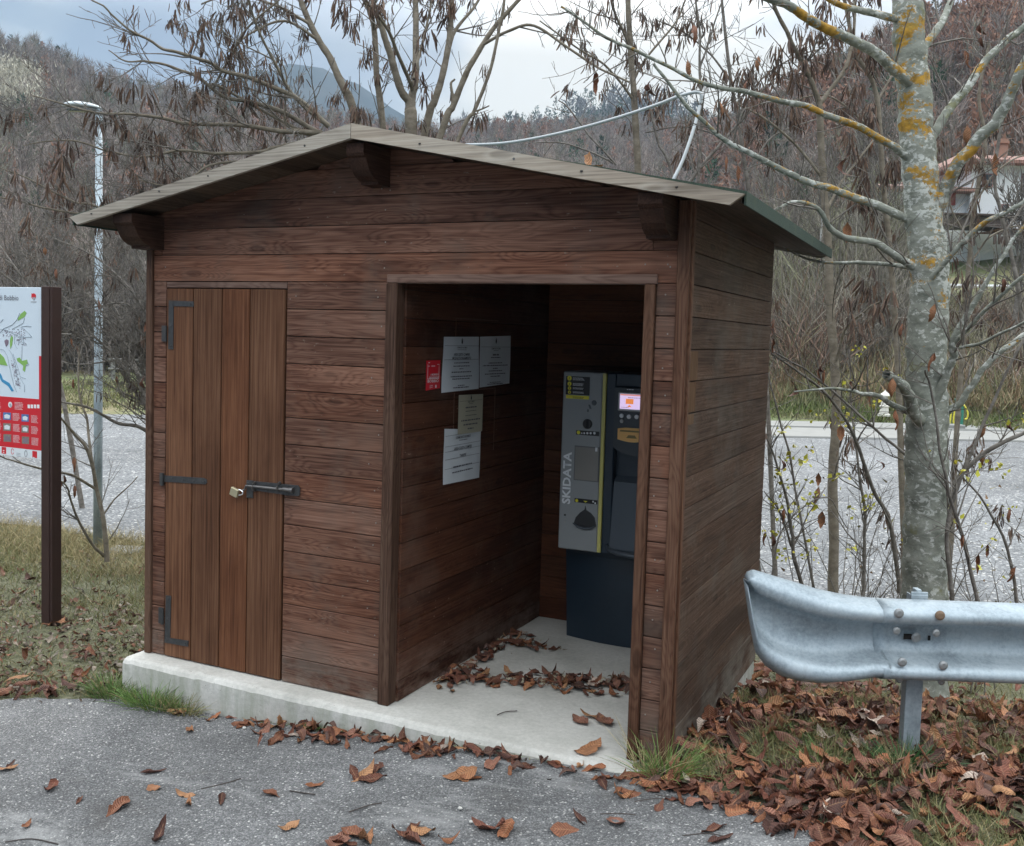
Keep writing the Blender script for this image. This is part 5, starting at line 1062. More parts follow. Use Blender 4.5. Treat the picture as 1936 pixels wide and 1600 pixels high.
# the big lichened tree
big = [([(1748, 1330, D0), (1748, 1200, D0), (1748, 1100, D0), (1751, 969, D0), (1752, 860, D0), (1752, 790, D0), (1752, 700, D0), (1756, 600, D0), (1757, 508, D0), (1748, 420, D0), (1740, 339, D0), (1733, 250, D0), (1726, 169, D0), (1720, 90, D0), (1716, 17, D0), (1710, -120, D0)], .122, .078, 0),
 (L3([(1745, 180), (1697, 140), (1649, 98), (1595, 68), (1531, 36), (1490, 12), (1440, -12), (1360, -60)], D0, 4.7), .031, .017, 1),
 (L3([(1735, 310), (1703, 288), (1646, 251), (1585, 226), (1527, 202), (1460, 188), (1399, 172), (1334, 160), (1250, 120), (1150, 70), (1060, 12)], D0, 4.9), .023, .006, 1),
 (L3([(1740, 425), (1670, 393), (1605, 369), (1558, 356), (1514, 339), (1470, 318), (1416, 288), (1375, 268), (1331, 232), (1280, 178), (1235, 120)], D0, 5.2), .025, .008, 1),
 (L3([(1752, 520), (1704, 491), (1663, 464), (1598, 451), (1568, 430), (1551, 400), (1524, 383), (1490, 385), (1463, 396)], D0, 5.0), .025, .005, .8),
 (L3([(1745, 510), (1680, 499), (1595, 497), (1534, 491), (1480, 470)], D0, 5.5), .014, .005, .8),
 (L3([(1757, 430), (1788, 356), (1809, 312), (1849, 261), (1883, 230), (1908, 183), (1930, 130), (1975, 60)], D0, 4.9), .037, .022, 1),
 (L3([(1748, 290), (1775, 236), (1802, 197), (1836, 156), (1863, 115), (1900, 81), (1936, 51), (2010, -10)], D0, 5.6), .028, .017, 1),
 (L3([(1735, 110), (1768, 60), (1788, 28), (1808, -20)], D0, 5.7), .024, .018, .5),
 (L3([(1722, 45), (1649, 25), (1605, 17), (1578, 5), (1540, -20)], D0, 5.1), .022, .012, .8),
 (L3([(1765, 765), (1787, 715), (1800, 675), (1803, 640), (1837, 580), (1869, 530), (1900, 480), (1940, 420)], D0-.08, 4.9), .026, .007, 1),
 (L3([(1772, 790), (1794, 775), (1819, 759), (1837, 731), (1856, 700), (1887, 669), (1936, 634), (2010, 590)], D0, 5.1), .021, .013, .7),
 (L3([(1745, 800), (1731, 785), (1719, 752), (1706, 728), (1675, 707)], D0-.05, 4.95), .034, .024, 0),
 (L3([(1745, 820), (1722, 788), (1690, 765), (1659, 750), (1628, 744), (1606, 738), (1560, 735), (1500, 742)], D0-.02, 4.8), .020, .004, .7),
 (L3([(1803, 650), (1860, 590), (1936, 520), (2000, 470)], 5.1, 4.6), .012, .008, .8),
 (L3([(1808, 660), (1850, 650), (1900, 625), (1960, 600)], 5.1, 4.6), .010, .006, .8),
 (L3([(1760, 528), (1800, 480), (1850, 430), (1900, 400), (1960, 370)], 5.2, 4.9), .016, .010, .8)]
tree('tree', at(1748, 1300, D0), 'big grey tree with orange lichen on its trunk, behind the guardrail', 'tree', big, m_bk1, dens=9, ln=.48, podn=0, leafn=22, maxl=2, trunk_k=20)
# young trees and saplings right of the hut
tree('young_tree', at(1575, 1118, 7.6), 'slim straight tan tree between the hut and the big lichened tree', 'tree', [([(1575, 1130, 7.6), (1577, 900, 7.6), (1582, 760, 7.6), (1570, 600, 7.6), (1565, 480, 7.6), (1558, 373, 7.6), (1550, 237, 7.6), (1548, 190, 7.6)], .040, .024, .3), (L3([(1548, 195), (1530, 143), (1510, 105), (1487, 60), (1463, 10), (1450, -30)], 7.6, 7.3), .022, .012, 1), (L3([(1548, 200), (1570, 170), (1598, 129), (1612, 80), (1615, 30), (1616, -20)], 7.6, 7.8), .018, .01, 1), (L3([(1578, 690), (1600, 620), (1640, 585), (1665, 570)], 7.6, 7.0), .013, .006, 1), (L3([(1560, 400), (1600, 330), (1660, 250)], 7.6, 7.9), .012, .006, 1), (L3([(1556, 340), (1500, 270), (1440, 220), (1380, 190)], 7.6, 7.5), .012, .006, 1)], m_bk3, dens=7, ln=.6, podn=95, leafn=4)
for i_, (lab, lim, yl) in enumerate([
 ('leaning sapling crossing from the hut wall down to the right', [(L3([(1700, 1120), (1681, 988), (1650, 922), (1619, 837), (1578, 762), (1520, 710), (1456, 669)], 6.6, 6.0), .016, .006, 1)], 3),
 ('thin arching sapling whose tip touches the big trunk', [(L3([(1735, 905), (1712, 862), (1660, 815), (1603, 766), (1540, 710), (1503, 687), (1456, 663)], 5.9, 6.0), .010, .005, 1)], 2),
 ('sapling with yellow leaves close to the hut corner', [(L3([(1520, 1120), (1500, 1040), (1490, 960), (1470, 880), (1450, 830)], 6.2, 6.0), .014, .005, 1), (L3([(1500, 1040), (1470, 960), (1445, 930)], 6.2, 6.0), .008, .003, 1)], 15),
 ('thin upright sapling left of the big trunk with small green leaves', [(L3([(1632, 1125), (1636, 1000), (1622, 880), (1610, 760), (1605, 660)], 6.6, 6.6), .013, .004, 1.3)], 12),
 ('dark stemmed sapling right of the big trunk leaning to the left', [(L3([(1850, 1150), (1830, 1060), (1800, 950), (1778, 850), (1760, 735), (1748, 700)], 5.0, 4.7), .011, .004, 1)], 1),
 ('long bare sapling rising to the upper right behind the guardrail', [(L3([(1800, 1140), (1790, 1000), (1818, 900), (1860, 800), (1905, 700), (1960, 600)], 5.2, 5.0), .012, .006, .8)], 2),
 ('grey sapling sweeping out at the right edge above the guardrail', [(L3([(1760, 1130), (1800, 930), (1840, 875), (1900, 835), (1970, 800)], 5.6, 5.4), .018, .010, .8)], 6),
 ('thin sapling at the far right edge bending over the gravel', [(L3([(1925, 1150), (1905, 1040), (1860, 950), (1800, 880)], 5.4, 5.2), .010, .004, 1)], 4),
 ('slender stem beside the hut wall with drooping tip', [(L3([(1450, 1150), (1480, 1000), (1560, 940), (1600, 1000)], 6.0, 6.4), .006, .003, 1)], 4),
 ('pale sapling standing just left of the young tan tree', [(L3([(1540, 1120), (1500, 900), (1470, 780), (1452, 700), (1440, 600)], 7.2, 7.0), .010, .004, 1)], 5)]):
    b0 = at(*lim[0][0][0]); tree('sapling', b0, lab, 'sapling', lim, m_bk2, dens=9, ln=.42, leafn=3, yel=yl, maxl=2, rmin=.0014)
# trees behind the roof
def TT(lab, lim, d, pod, dens=6.0, ln=.55, leafn=0, name='bare_tree', mat=None):
    pts0 = lim[0][0]; rt = at(pts0[0][0], pts0[0][1], d); r1 = at(pts0[1][0], pts0[1][1], d); sl_ = (r1-rt)/max(.05, (r1-rt)[2]); sl_ = np.clip(sl_, -.5, .5); hh = rt[2]+.4; gp = rt-sl_*hh*.6; gp = np.array([gp[0], gp[1], float(gz(gp[0], gp[1]))]); L_ = []
    for i_, (pts, a, b_, dm, dd) in enumerate(lim):
        q = [at(u, v, d+dd*k_/(len(pts)-1)) for k_, (u, v) in enumerate(pts)]
        if i_ == 0: q = [gp+np.array([0, 0, -.1]), gp*.45+q[0]*.55-np.array([sl_[0], sl_[1], 0])*hh*.05]+q
        L_.append((q, a, b_, dm))
    tree(name, gp, lab, 'tree', L_, mat or m_bk3, dens=dens, ln=ln, podn=pod, leafn=leafn, maxl=3, rmin=.0020)
TT('bare forked tree with a V-shaped fork just above the roof ridge', [([(777, 250), (776, 215), (775, 190)], .062, .045, 0, 0), ([(775, 195), (758, 169), (738, 101), (722, 55), (704, 0), (690, -50)], .036, .018, 1, -.3), ([(776, 195), (785, 145), (786, 50), (785, -40)], .036, .022, 1, .3), ([(780, 170), (755, 110), (735, 60), (700, 10), (680, -20)], .018, .01, 1, -.8), ([(782, 150), (800, 80), (812, 20), (820, -30)], .014, .008, 1, .5)], 8.4, 50)
TT('thin straight bare tree directly left of the forked one', [([(724, 240), (711, 135), (707, 50), (690, 0), (680, -40)], .036, .02, 1, 0), ([(708, 60), (700, 20), (672, -20)], .016, .01, 1, -.3)], 8.9, 36)
TT('bare tree leaning right just past the forked one', [([(803, 252), (822, 189), (842, 118), (851, 50), (854, -40)], .040, .022, 1, 0), ([(842, 120), (860, 60), (900, 10), (920, -30)], .018, .01, 1, .3)], 8.6, 46)
TT('bare tree with a long limb reaching to the upper right over the roof', [([(834, 255), (856, 202), (883, 135), (910, 88), (944, 40), (985, -5)], .034, .016, 1, 0), ([(858, 195), (852, 160), (860, 150)], .014, .008, 1, 0), ([(912, 86), (960, 60), (1010, 50), (1080, 95), (1135, 130), (1190, 155)], .014, .008, 1, -.6)], 8.2, 46)
TT('thin dark crooked stem right of the long-limbed tree', [([(866, 268), (895, 213), (917, 159), (934, 101), (950, 20), (955, -30)], .020, .010, 1, 0), ([(898, 210), (925, 200)], .008, .005, 1, 0)], 7.8, 8, dens=2)
TT('bare tree leaning left behind the left roof slope, heavy with pods', [([(676, 232), (650, 169), (622, 110), (597, 67), (574, 17), (555, -40)], .040, .022, 1.2, 0), ([(600, 75), (540, 40), (480, 60), (430, 100)], .014, .006, 1.3, -.5), ([(590, 50), (520, 10), (440, -10), (380, 10)], .014, .006, 1.3, -.3)], 8.3, 95)
TT('slender pale tree rising above the right roof slope', [([(1207, 335), (1200, 216), (1194, 118), (1187, 20), (1185, -40)], .036, .022, .9, 0), ([(1196, 150), (1230, 100), (1280, 40), (1300, -10)], .012, .008, 1, .3), ([(1192, 90), (1160, 20), (1150, -30)], .013, .008, 1, -.2), ([(1198, 190), (1150, 130), (1090, 90), (1020, 40)], .012, .006, 1, -.5)], 8.8, 70)
TT('thin bare stem standing behind the right end of the roof', [([(1320, 360), (1325, 250), (1323, 120), (1322, 60), (1310, -20)], .014, .008, .8, 0), ([(1323, 130), (1345, 60), (1370, -10)], .009, .005, .8, 0)], 7.6, 14, mat=m_bk2)
TT('grey branching tree behind the right eave of the roof', [([(1275, 345), (1245, 270), (1230, 210)], .016, .008, .8, 0), ([(1300, 350), (1330, 310), (1400, 230), (1450, 160)], .016, .008, 1, 0), ([(1160, 310), (1110, 285), (1060, 270), (1010, 272)], .009, .005, .5, 0), ([(1165, 312), (1108, 250), (1075, 205), (1055, 190)], .009, .005, .6, 0)], 8.0, 12, mat=m_bk2)
# the drooping pod tree left of the hut, limbs fanning from behind the roof
LT = [([(640, 330), (630, 290), (610, 255)], .05, .035, 0, 0),
 ([(604, 251), (540, 248), (456, 238), (371, 236), (304, 223), (250, 216), (189, 214), (110, 193), (60, 180)], .020, .004, 1, -.6),
 ([(610, 255), (540, 216), (483, 194), (422, 182), (371, 145), (321, 125), (280, 118), (236, 116), (205, 95)], .020, .004, 1, -.3),
 ([(622, 240), (580, 200), (540, 176), (480, 150), (422, 135), (388, 115), (340, 100), (304, 91), (270, 70), (236, 51), (205, 20), (165, -5)], .020, .005, 1, -.9),
 ([(600, 262), (520, 280), (489, 287), (405, 290), (340, 285), (270, 297), (202, 287), (145, 267), (88, 268), (45, 275)], .016, .003, 1, -.5),
 ([(590, 275), (500, 300), (400, 310), (340, 350), (280, 345), (240, 330)], .012, .003, 1, -.4),
 ([(600, 265), (420, 165), (405, 165), (440, 100), (470, 50), (530, 0), (540, -20)], .012, .005, 1, -.5),
 ([(620, 240), (560, 190), (520, 120), (490, 60), (470, 0), (465, -30)], .014, .006, 1, -.6),
 ([(610, 250), (545, 240), (540, 190), (541, 140), (520, 100)], .010, .004, .8, -.2),
 ([(480, 300), (380, 330), (300, 370), (220, 400), (172, 388), (140, 382), (100, 362), (50, 337), (0, 318)], .012, .004, 1, -.4),
 ([(420, 330), (300, 390), (200, 410), (142, 403), (80, 392), (0, 374), (-40, 365)], .012, .005, 1, -.4)]
TT('wide drooping bare tree hung with brown pods, left of and behind the roof', LT, 7.4, 95, dens=9, ln=.6)
# shrub by the lamp post and tangle between
SB = [([(202, 1062, 8.1), (197, 998, 8.1), (184, 930, 8.1), (168, 857, 8.0), (140, 820, 7.9), (105, 778, 7.7)], .022, .008, 1), ([(184, 930, 8.1), (172, 860, 8.1), (165, 800, 8.2), (150, 740, 8.2), (150, 650, 8.3)], .014, .006, 1.2), ([(196, 1052, 8.1), (175, 1030, 8.0), (152, 993, 7.9), (135, 950, 7.8), (126, 920, 7.7), (108, 905, 7.6)], .014, .005, 1), ([(182, 925, 8.1), (140, 900, 7.9), (105, 893, 7.7), (60, 882, 7.5), (26, 872, 7.4), (0, 862, 7.3)], .012, .005, .8), ([(190, 980, 8.1), (220, 940, 8.2), (260, 900, 8.3)], .009, .004, 1)]
tree('shrub', gpt(202, 1066), 'bare many-stemmed shrub rooted in the grass beside the lamp post', 'shrub', SB, m_bk3, dens=7, ln=.45, leafn=6, maxl=2, rmin=.0018)
TG = [([(330, 1000), (320, 900), (300, 830)], .03, .022, 0, 0), ([(300, 830), (265, 808), (215, 797), (173, 773), (140, 765), (105, 757), (60, 740)], .018, .005, 1, -.5), ([(300, 820), (270, 760), (240, 720), (215, 668), (180, 640), (150, 600), (120, 560)], .018, .005, 1.3, -.3), ([(310, 830), (270, 700), (250, 640), (200, 600), (170, 560), (110, 530)], .016, .004, 1.5, 0), ([(320, 860), (290, 640), (255, 560), (200, 500), (150, 470), (100, 450)], .016, .004, 1.5, .3), ([(320, 860), (285, 560), (260, 480), (230, 440), (180, 420)], .016, .004, 1.5, .3), ([(310, 850), (275, 690), (230, 680), (150, 690), (105, 680)], .012, .004, 1.3, .2), ([(310, 850), (262, 600), (180, 580), (100, 600), (60, 610)], .012, .004, 1.2, .5)]
TT('mossy twiggy tree reaching left from behind the hut above the lamp post foot', TG, 8.4, 30, dens=9, ln=.6, leafn=10, mat=m_bk2)

# more pod trees over the right part, a fine grey tangle behind the left roof slope, and stems at the right edge
TT('bare pod tree between the pale tree and the big lichened tree', [([(1420, 400), (1400, 260), (1382, 150), (1370, 60), (1360, -30)], .022, .012, 1, 0), ([(1395, 220), (1440, 150), (1500, 110), (1560, 90)], .010, .005, 1.4, 0), ([(1385, 160), (1340, 100), (1290, 60), (1240, 40)], .010, .005, 1.4, 0), ([(1410, 330), (1460, 260), (1530, 230), (1600, 220)], .010, .005, 1.4, .3), ([(1400, 280), (1340, 250), (1280, 240), (1220, 250)], .010, .005, 1.3, .3)], 8.6, 98, mat=m_bk2)
TT('bare pod tree just left of the big trunk, reaching out of the picture', [([(1690, 560), (1672, 380), (1655, 180), (1619, 102), (1600, 20), (1590, -30)], .028, .014, 1, 0), ([(1660, 260), (1610, 210), (1560, 180), (1500, 190)], .011, .005, 1.3, 0), ([(1655, 200), (1690, 130), (1700, 60), (1690, -10)], .011, .005, 1, .3)], 8.2, 80, dens=4)
TT('grey bare tree in front of the white house, its pods dark against the wall', [([(1828, 560), (1838, 420), (1852, 330), (1862, 260), (1850, 180), (1870, 80)], .026, .012, 1.2, 0), ([(1845, 380), (1880, 330), (1920, 300), (1960, 290)], .011, .006, 1.4, 0), ([(1835, 460), (1800, 400), (1790, 340), (1780, 300)], .010, .005, 1.3, 0), ([(1832, 500), (1870, 450), (1910, 430), (1950, 430)], .010, .005, 1.4, 0)], 8.8, 60, dens=3.2)
TT('slender grey tree at the right edge crossing the white house', [([(1935, 620), (1915, 500), (1890, 400), (1880, 330), (1900, 200), (1920, 100)], .022, .010, 1.2, 0), ([(1900, 440), (1940, 380), (1980, 340)], .010, .006, 1.2, 0)], 8.0, 30, mat=m_bk2, dens=3.2)
def fan(lab, u0, v0, d, angs, Lp, dens, pods=0, r0=.012, ln=.5):
    lim = [([(u0+25, v0+70), (u0+10, v0+30), (u0, v0)], .03, .022, 0, 0)]
    for k_, a in enumerate(angs):
        Lk = Lp*random.uniform(.75, 1.15); pts = [(u0, v0)]
        for s in (1, 2, 3, 4): pts.append((u0+math.cos(R(a))*Lk*s/4+random.uniform(-8, 8), v0-math.sin(R(a))*Lk*s/4-(s/4)**2*20*random.uniform(-1, 1)))
        lim.append((pts, r0, .0035, 1, random.uniform(-.8, .8)))
    TT(lab, lim, d, pods, dens=dens, ln=ln, mat=m_bk2)
fan('dense grey tangle of a bare tree behind the left roof slope, nearer the ridge', 560, 330, 10.5, (172, 155, 140, 122, 105, 90, 60), 210, 7, 50)
fan('dense grey tangle of a bare tree behind the left roof slope, nearer the eave', 400, 390, 10.0, (178, 160, 142, 125, 108, 85, 65), 200, 7, 50)
fan('grey twiggy bush at the far left edge beyond the map board', 60, 560, 11.5, (165, 140, 120, 100, 80, 60, 35), 210, 6, 20)
fan('grey twiggy bush between lamp post and hut, by the car park', 235, 640, 11.0, (175, 155, 130, 110, 90, 75), 180, 6, 10)
# undergrowth between guardrail and gravel
tb = TB()
for k_ in range(95):
    x = rng.uniform(2.7, 6.6); y = rng.uniform(2.3, min(5.4, float(lot_near(x)))); z = float(gz(x, y)); h = rng.uniform(.35, 1.25); a = rng.uniform(0, 6.28); ln_ = rng.uniform(.1, .6); s = np.linspace(0, 1, 8)
    P = np.stack([x+math.cos(a)*ln_*s**1.5*h, y+math.sin(a)*ln_*s**1.5*h, z-.02+h*s*(1-.25*ln_*s)], 1)+rng.normal(0, .008, (8, 3)); R_ = np.linspace(.0055, .0015, 8); tb.add(P, R_, 4); grow(tb, P, R_, 2, 7, .28, .2, None, .0013, .14, .1, 3)
tag(tb.build('undergrowth', m_bk2), 'thin bare brambles and stems between the guardrail and the gravel lot', 'undergrowth', kind='stuff')
n = 900; X = rng.uniform(2.8, 6.5, n); Y = rng.uniform(2.4, 5.0, n); B = np.stack([X, Y, gz(X, Y)+rng.uniform(.3, 1.2, n)], 1); D = rng.normal(0, 1, (n, 3))
k_ = (np.sin(X*4)*np.sin(Y*3.3+X) > .2); B, D = B[k_], D[k_]; c_ = np.array([(.14, .13, .05), (.10, .08, .045), (.20, .12, .06), (.33, .31, .07)])[rng.integers(4, size=len(B))]
tag(ribbons(B, D, rng.uniform(.02, .035, len(B)), np.full(len(B), .018), rng.normal(0, .3, (len(B), 3)), 2, c_, 'small_leaves', m_grass), 'small green and brown leaves left on the brambles behind the guardrail', 'leaves', kind='stuff')
# ================================================================== HILLS AND FAR WOODS
def dirw(u):                                   # horizontal bearing of a photo column at the horizon
    d = FW+RT*(u-968)/FPX; return math.atan2(d[0], d[1])
def elev(u, v):                                # tangent of the elevation angle
    d = FW+RT*(u-968)/FPX+UP*(CY-v)/FPX; return d[2]/math.hypot(d[0], d[1])
def hill(name, sky, R0, R1f, foot, back, nu, nv, mat, bulge=1.0, u0=-900, u1=2900):
    su, sv = zip(*sky); us = np.linspace(u0, u1, nu); az = np.array([dirw(u) for u in us]); V = []
    R1 = np.array([R1f(u) for u in us]); el = np.array([elev(u, np.interp(u, su, sv)) for u in us]); zr = CAM[2]+el*R1
    rs = np.linspace(0, 1, nv); info = []
    for k in rs:
        r = R0+(R1-R0)*k if np.ndim(R0) == 0 else None
        zb_ = np.array([foot(u, q) for u, q in zip(us, r)]); z = zb_+(zr-zb_)*k**bulge+np.sin(us*.02+k*9)*1.2*k*(1-k)*4
        V.append(np.stack([CAM[0]+np.sin(az)*r, CAM[1]+np.cos(az)*r, z], 1))
    for k in (1.04, 1.10): r = R1*k; V.append(np.stack([CAM[0]+np.sin(az)*r, CAM[1]+np.cos(az)*r, zr*(1-(k-1)*3)-2], 1))
    V = np.array(V); n = nu; m = len(V); i = np.arange(m-1)[:, None]*n+np.arange(n-1)[None]
    o = tag(mk(name, V.reshape(-1, 3), np.stack([i, i+1, i+n+1, i+n], -1).reshape(-1, 4), mat, None, True), kind='structure')
    return V[:nv], us
def hillmat(name, a, b_, c_, sc):
    m, t, b = newmat(name); p = objco(t); n = noise(t, p, sc, 6, .65); t.links.new(ramp(t, n, [(.35, a), (.5, b_), (.65, c_)]), b.inputs['Base Color']); b.inputs['Roughness'].default_value = 1; b.inputs['Specular IOR Level'].default_value = 0; return m
m_h1 = hillmat('hill_floor', (.050, .040, .034), (.085, .068, .055), (.12, .095, .07), .05); m_h2 = hillmat('far_hill', (.05, .055, .06), (.07, .07, .07), (.10, .095, .085), .01)
nearsky = [(-900, 60), (-200, 62), (0, 100), (60, 104), (120, 128), (200, 160), (260, 182), (330, 188), (400, 205), (480, 222), (560, 228), (660, 240), (760, 256), (850, 254), (950, 252), (1020, 246), (1100, 248), (1280, 250), (1348, 250), (1415, 252), (1483, 246), (1568, 236), (1619, 214), (1687, 190), (1788, 146), (1856, 118), (1936, 98), (2200, 20), (2900, -60)]
def R1n(u): return float(np.interp(u, [-900, 300, 1100, 1500, 1936, 2900], [250, 300, 330, 260, 200, 170]))
def footn(u, r): x = CAM[0]+math.sin(dirw(u))*r; y = CAM[1]+math.cos(dirw(u))*r; return float(np.interp(r, [60, 90, 400], [-.6, 1.5, 4]) if u < 1250 else max(gz(x, y)-1.0, -.6) if r < 90 else gz(x, y)*.8)
HV, HU = hill('hills', [(u, v+9) for u, v in nearsky], 84.0, R1n, footn, 0, 150, 34, m_h1, 1.05)
midsky = [(-900, 250), (700, 300), (880, 260), (960, 246), (1028, 232), (1079, 214), (1112, 204), (1160, 204), (1214, 212), (1280, 228), (1348, 232), (1415, 236), (1483, 232), (1600, 240), (2900, 260)]
MV, MU = hill('far_ridge', midsky, 340.0, lambda u: 520, lambda u, r: 2, 0, 110, 12, m_h2, 1.0)
m_mt = hillmat('haze_tinted_mountain', (.02, .035, .045), (.035, .05, .06), (.055, .065, .07), .012)  # bluish cast puts some of the distance haze into the colour
hill('mountain', [(-900, 300), (300, 260), (360, 190), (400, 160), (430, 150), (470, 130), (505, 134), (540, 118), (570, 124), (600, 128), (630, 146), (665, 158), (700, 182), (730, 205), (770, 228), (860, 262), (2900, 300)], 600.0, lambda u: 1000, lambda u, r: 0, 0, 120, 10, m_mt, 1.0)
def trees_on(V, us, N, H, umin, umax, rust, blade, M_=70, kmin=0, kmax=1.0, ever=.05, wmul=1.0, seed=1, kp=1.0):
    r_ = np.random.default_rng(seed); nv, nu = V.shape[0], V.shape[1]; parts = []
    fu = r_.uniform(np.interp(umin, us, np.arange(nu)), np.interp(umax, us, np.arange(nu)), N); fk = (kmin+(kmax-kmin)*r_.random(N)**kp)*(nv-1)
    iu = np.clip(fu.astype(int), 0, nu-2); ik = np.clip(fk.astype(int), 0, nv-2); a = (fu-iu)[:, None]; b_ = (fk-ik)[:, None]
    Pn = (V[ik, iu]*(1-a)+V[ik, iu+1]*a)*(1-b_)+(V[ik+1, iu]*(1-a)+V[ik+1, iu+1]*a)*b_
    U_ = np.interp(fu, np.arange(nu), us); dist = np.hypot(Pn[:, 0]-CAM[0], Pn[:, 1]-CAM[1]); Hh = H*r_.uniform(.65, 1.2, N)
    kind = r_.random(N); pr = np.array([rust(u, k) for u, k in zip(U_, fk/(nv-1))])
    # patchy mix of kinds
    pat = .5+.5*np.sin(Pn[:, 0]*.05+np.sin(Pn[:, 1]*.04)*2)*np.cos(Pn[:, 1]*.06+1)
    isr = kind < pr*(.4+1.2*pat); ise = (~isr) & (kind > 1-ever*(1.6-pat))
    base = 1.15*np.where(isr[:, None], np.array([[.20, .115, .08]]), np.where(ise[:, None], np.array([[.035, .060, .035]]), np.array([[.178, .148, .13]])))*r_.uniform(.65, 1.35, (N, 1))
    gr_ = (~isr) & (~ise) & (r_.random(N) < .22); base[gr_] = np.array([.16, .155, .115])*r_.uniform(.8, 1.2, (gr_.sum(), 1))
    # trunks
    tb_ = ribbons(Pn, np.tile([0, 0, 1.0], (N, 1))+r_.normal(0, .05, (N, 3)), Hh*.85, np.full(N, .22)*wmul, r_.normal(0, .05, (N, 3)), 1, base*1.25, asarr=True); parts.append(tb_)
    R_ = np.repeat(np.arange(N), M_); n = len(R_); h = r_.uniform(.12, .95, n); hh = Hh[R_]; wid = np.sin(np.clip(h*1.05, 0, 1)*np.pi)**.6*.26*hh; a2 = r_.uniform(0, 6.283, n); rr = r_.random(n)**.6
    leafy = (isr | ise)[R_]
    B = Pn[R_]+np.stack([np.cos(a2)*wid*rr*.6, np.sin(a2)*wid*rr*.6, hh*h*.93], 1); D = np.stack([np.cos(a2)*.6, np.sin(a2)*.6, r_.uniform(.4, 1.6, n)], 1)+r_.normal(0, .25, (n, 3))
    ln_ = np.where(leafy, r_.uniform(.5, 1.1, n), r_.uniform(1.0, 2.6, n))*hh/9; wd_ = np.where(leafy, .42, blade)*r_.uniform(.6, 1.3, n)*wmul
    cc = base[R_]*r_.uniform(.7, 1.35, (n, 1)); parts.append(ribbons(B, D, ln_, wd_, r_.normal(0, .15, (n, 3)), 1, cc, asarr=True)); return parts
m_far = tinted('bare_wood', .95, .05, .12, .6)
def rustf(u, k):
    if u < 250: return .04
    if u < 500: return .10
    if u < 1300: return .10+.25*(k > .75)
    return .42 if u < 1700 else .38
parts = trees_on(HV, HU, 4300, 7.0, -260, 2200, rustf, .11, 90, 0.0, 1.0, .035, 1.0, 3, .85)+trees_on(HV, HU, 620, 6.5, -250, 2150, rustf, .13, 110, .93, 1.0, .04, 1.0, 5)
V, F, C_ = merge(parts); tag(mk('forest', V, F, m_far, None, False, {'tint': C_}), 'bare brown wood with rusty patches covering the hillsides behind', 'forest', kind='stuff')
parts = trees_on(MV, MU, 900, 13, 850, 1560, lambda u, k: .03, .6, 60, .45, 1.0, .55, 1.6, 8); V, F, C_ = merge(parts)
tag(mk('forest', V, F, m_far, None, False, {'tint': C_*np.array([.8, .95, 1.1])}), 'dark conifers and bare trees on the distant wooded knoll right of centre', 'forest', kind='stuff')
# pale rock face with light scrub on the left hill
def hp(u, k): a = np.interp(u, HU, np.arange(len(HU))); i = int(a); f = a-i; kk = k*(HV.shape[0]-1); j = int(kk); g_ = kk-j; return (HV[j, i]*(1-f)+HV[j, i+1]*f)*(1-g_)+(HV[j+1, i]*(1-f)+HV[j+1, i+1]*f)*g_
n = 11000; U_ = rng.normal(-5, 35, n); K_ = np.clip(rng.normal(.60, .05, n)-(U_-10)*.0005, .5, .93); B = np.array([hp(u, k) for u, k in zip(U_, K_)])+rng.normal(0, .8, (n, 3))+np.array([0, 0, 5.0]); D = rng.normal(0, .5, (n, 3)); D[:, 2] = 1
cc = np.array([(.46, .43, .34)])*rng.uniform(.5, 1.25, (n, 1)); ribbons(B, D, rng.uniform(.5, 1.5, n), np.full(n, .25), rng.normal(0, .2, (n, 3)), 1, cc, 'pale_scrub', m_far); tag(bpy.data.objects['pale_scrub'], 'pale yellowish scrub and bare earth patch on the left hillside', 'scrub', kind='stuff')
# thicket at the foot of the slopes and round the car park
def thicket(n, umin, umax, r0f, r1f, H, pal, name, label, per=30, wd=.05, seg=2, zoff=0, spread=.9, lean=.35):
    U_ = rng.uniform(umin, umax, n); az = np.array([dirw(u) for u in U_]); r = np.array([r0f(u) for u in U_])+(np.array([r1f(u)-r0f(u) for u in U_]))*rng.random(n)**.8
    X = CAM[0]+np.sin(az)*r; Y = CAM[1]+np.cos(az)*r; Z = gz(X, Y)+zoff; h = H*rng.uniform(.5, 1.25, n); R_ = np.repeat(np.arange(n), per); m = len(R_)
    B = np.stack([X[R_]+rng.normal(0, spread*.35, m), Y[R_]+rng.normal(0, spread*.35, m), Z[R_]-.1+rng.random(m)*h[R_]*.45], 1); D = rng.normal(0, lean, (m, 3)); D[:, 2] = 1
    c = np.array(pal)[rng.integers(len(pal), size=n)][R_]*rng.uniform(.6, 1.4, (m, 1))
    o = ribbons(B, D, h[R_]*rng.uniform(.3, .7, m), np.full(m, wd)*rng.uniform(.5, 1.5, m)*(r[R_]/30), rng.normal(0, .25, (m, 3)), seg, c, name, m_far); return tag(o, label, name.replace('_', ' '), kind='stuff')
br = [(.23, .20, .165), (.17, .15, .125), (.28, .25, .20), (.21, .14, .105), (.24, .23, .14)]
thicket(1100, -300, 1250, lambda u: 44, lambda u: 68, 4.6, [(.12, .105, .095), (.09, .08, .07), (.15, .13, .115)], 'thicket', 'dark bare scrub along the far side of the field on the left', 34, .05)
thicket(560, 1180, 1640, lambda u: 34, lambda u: 54, 4.0, br, 'thicket', 'tangled bare brush on the bank behind the car park at the right', 60, .022, 2, 0, 1.1, .6)
thicket(420, 1640, 2250, lambda u: 33, lambda u: 47, 1.5, br, 'thicket', 'low bare brush on the bank below the white house', 60, .022, 2, 0, 1.1, .6)
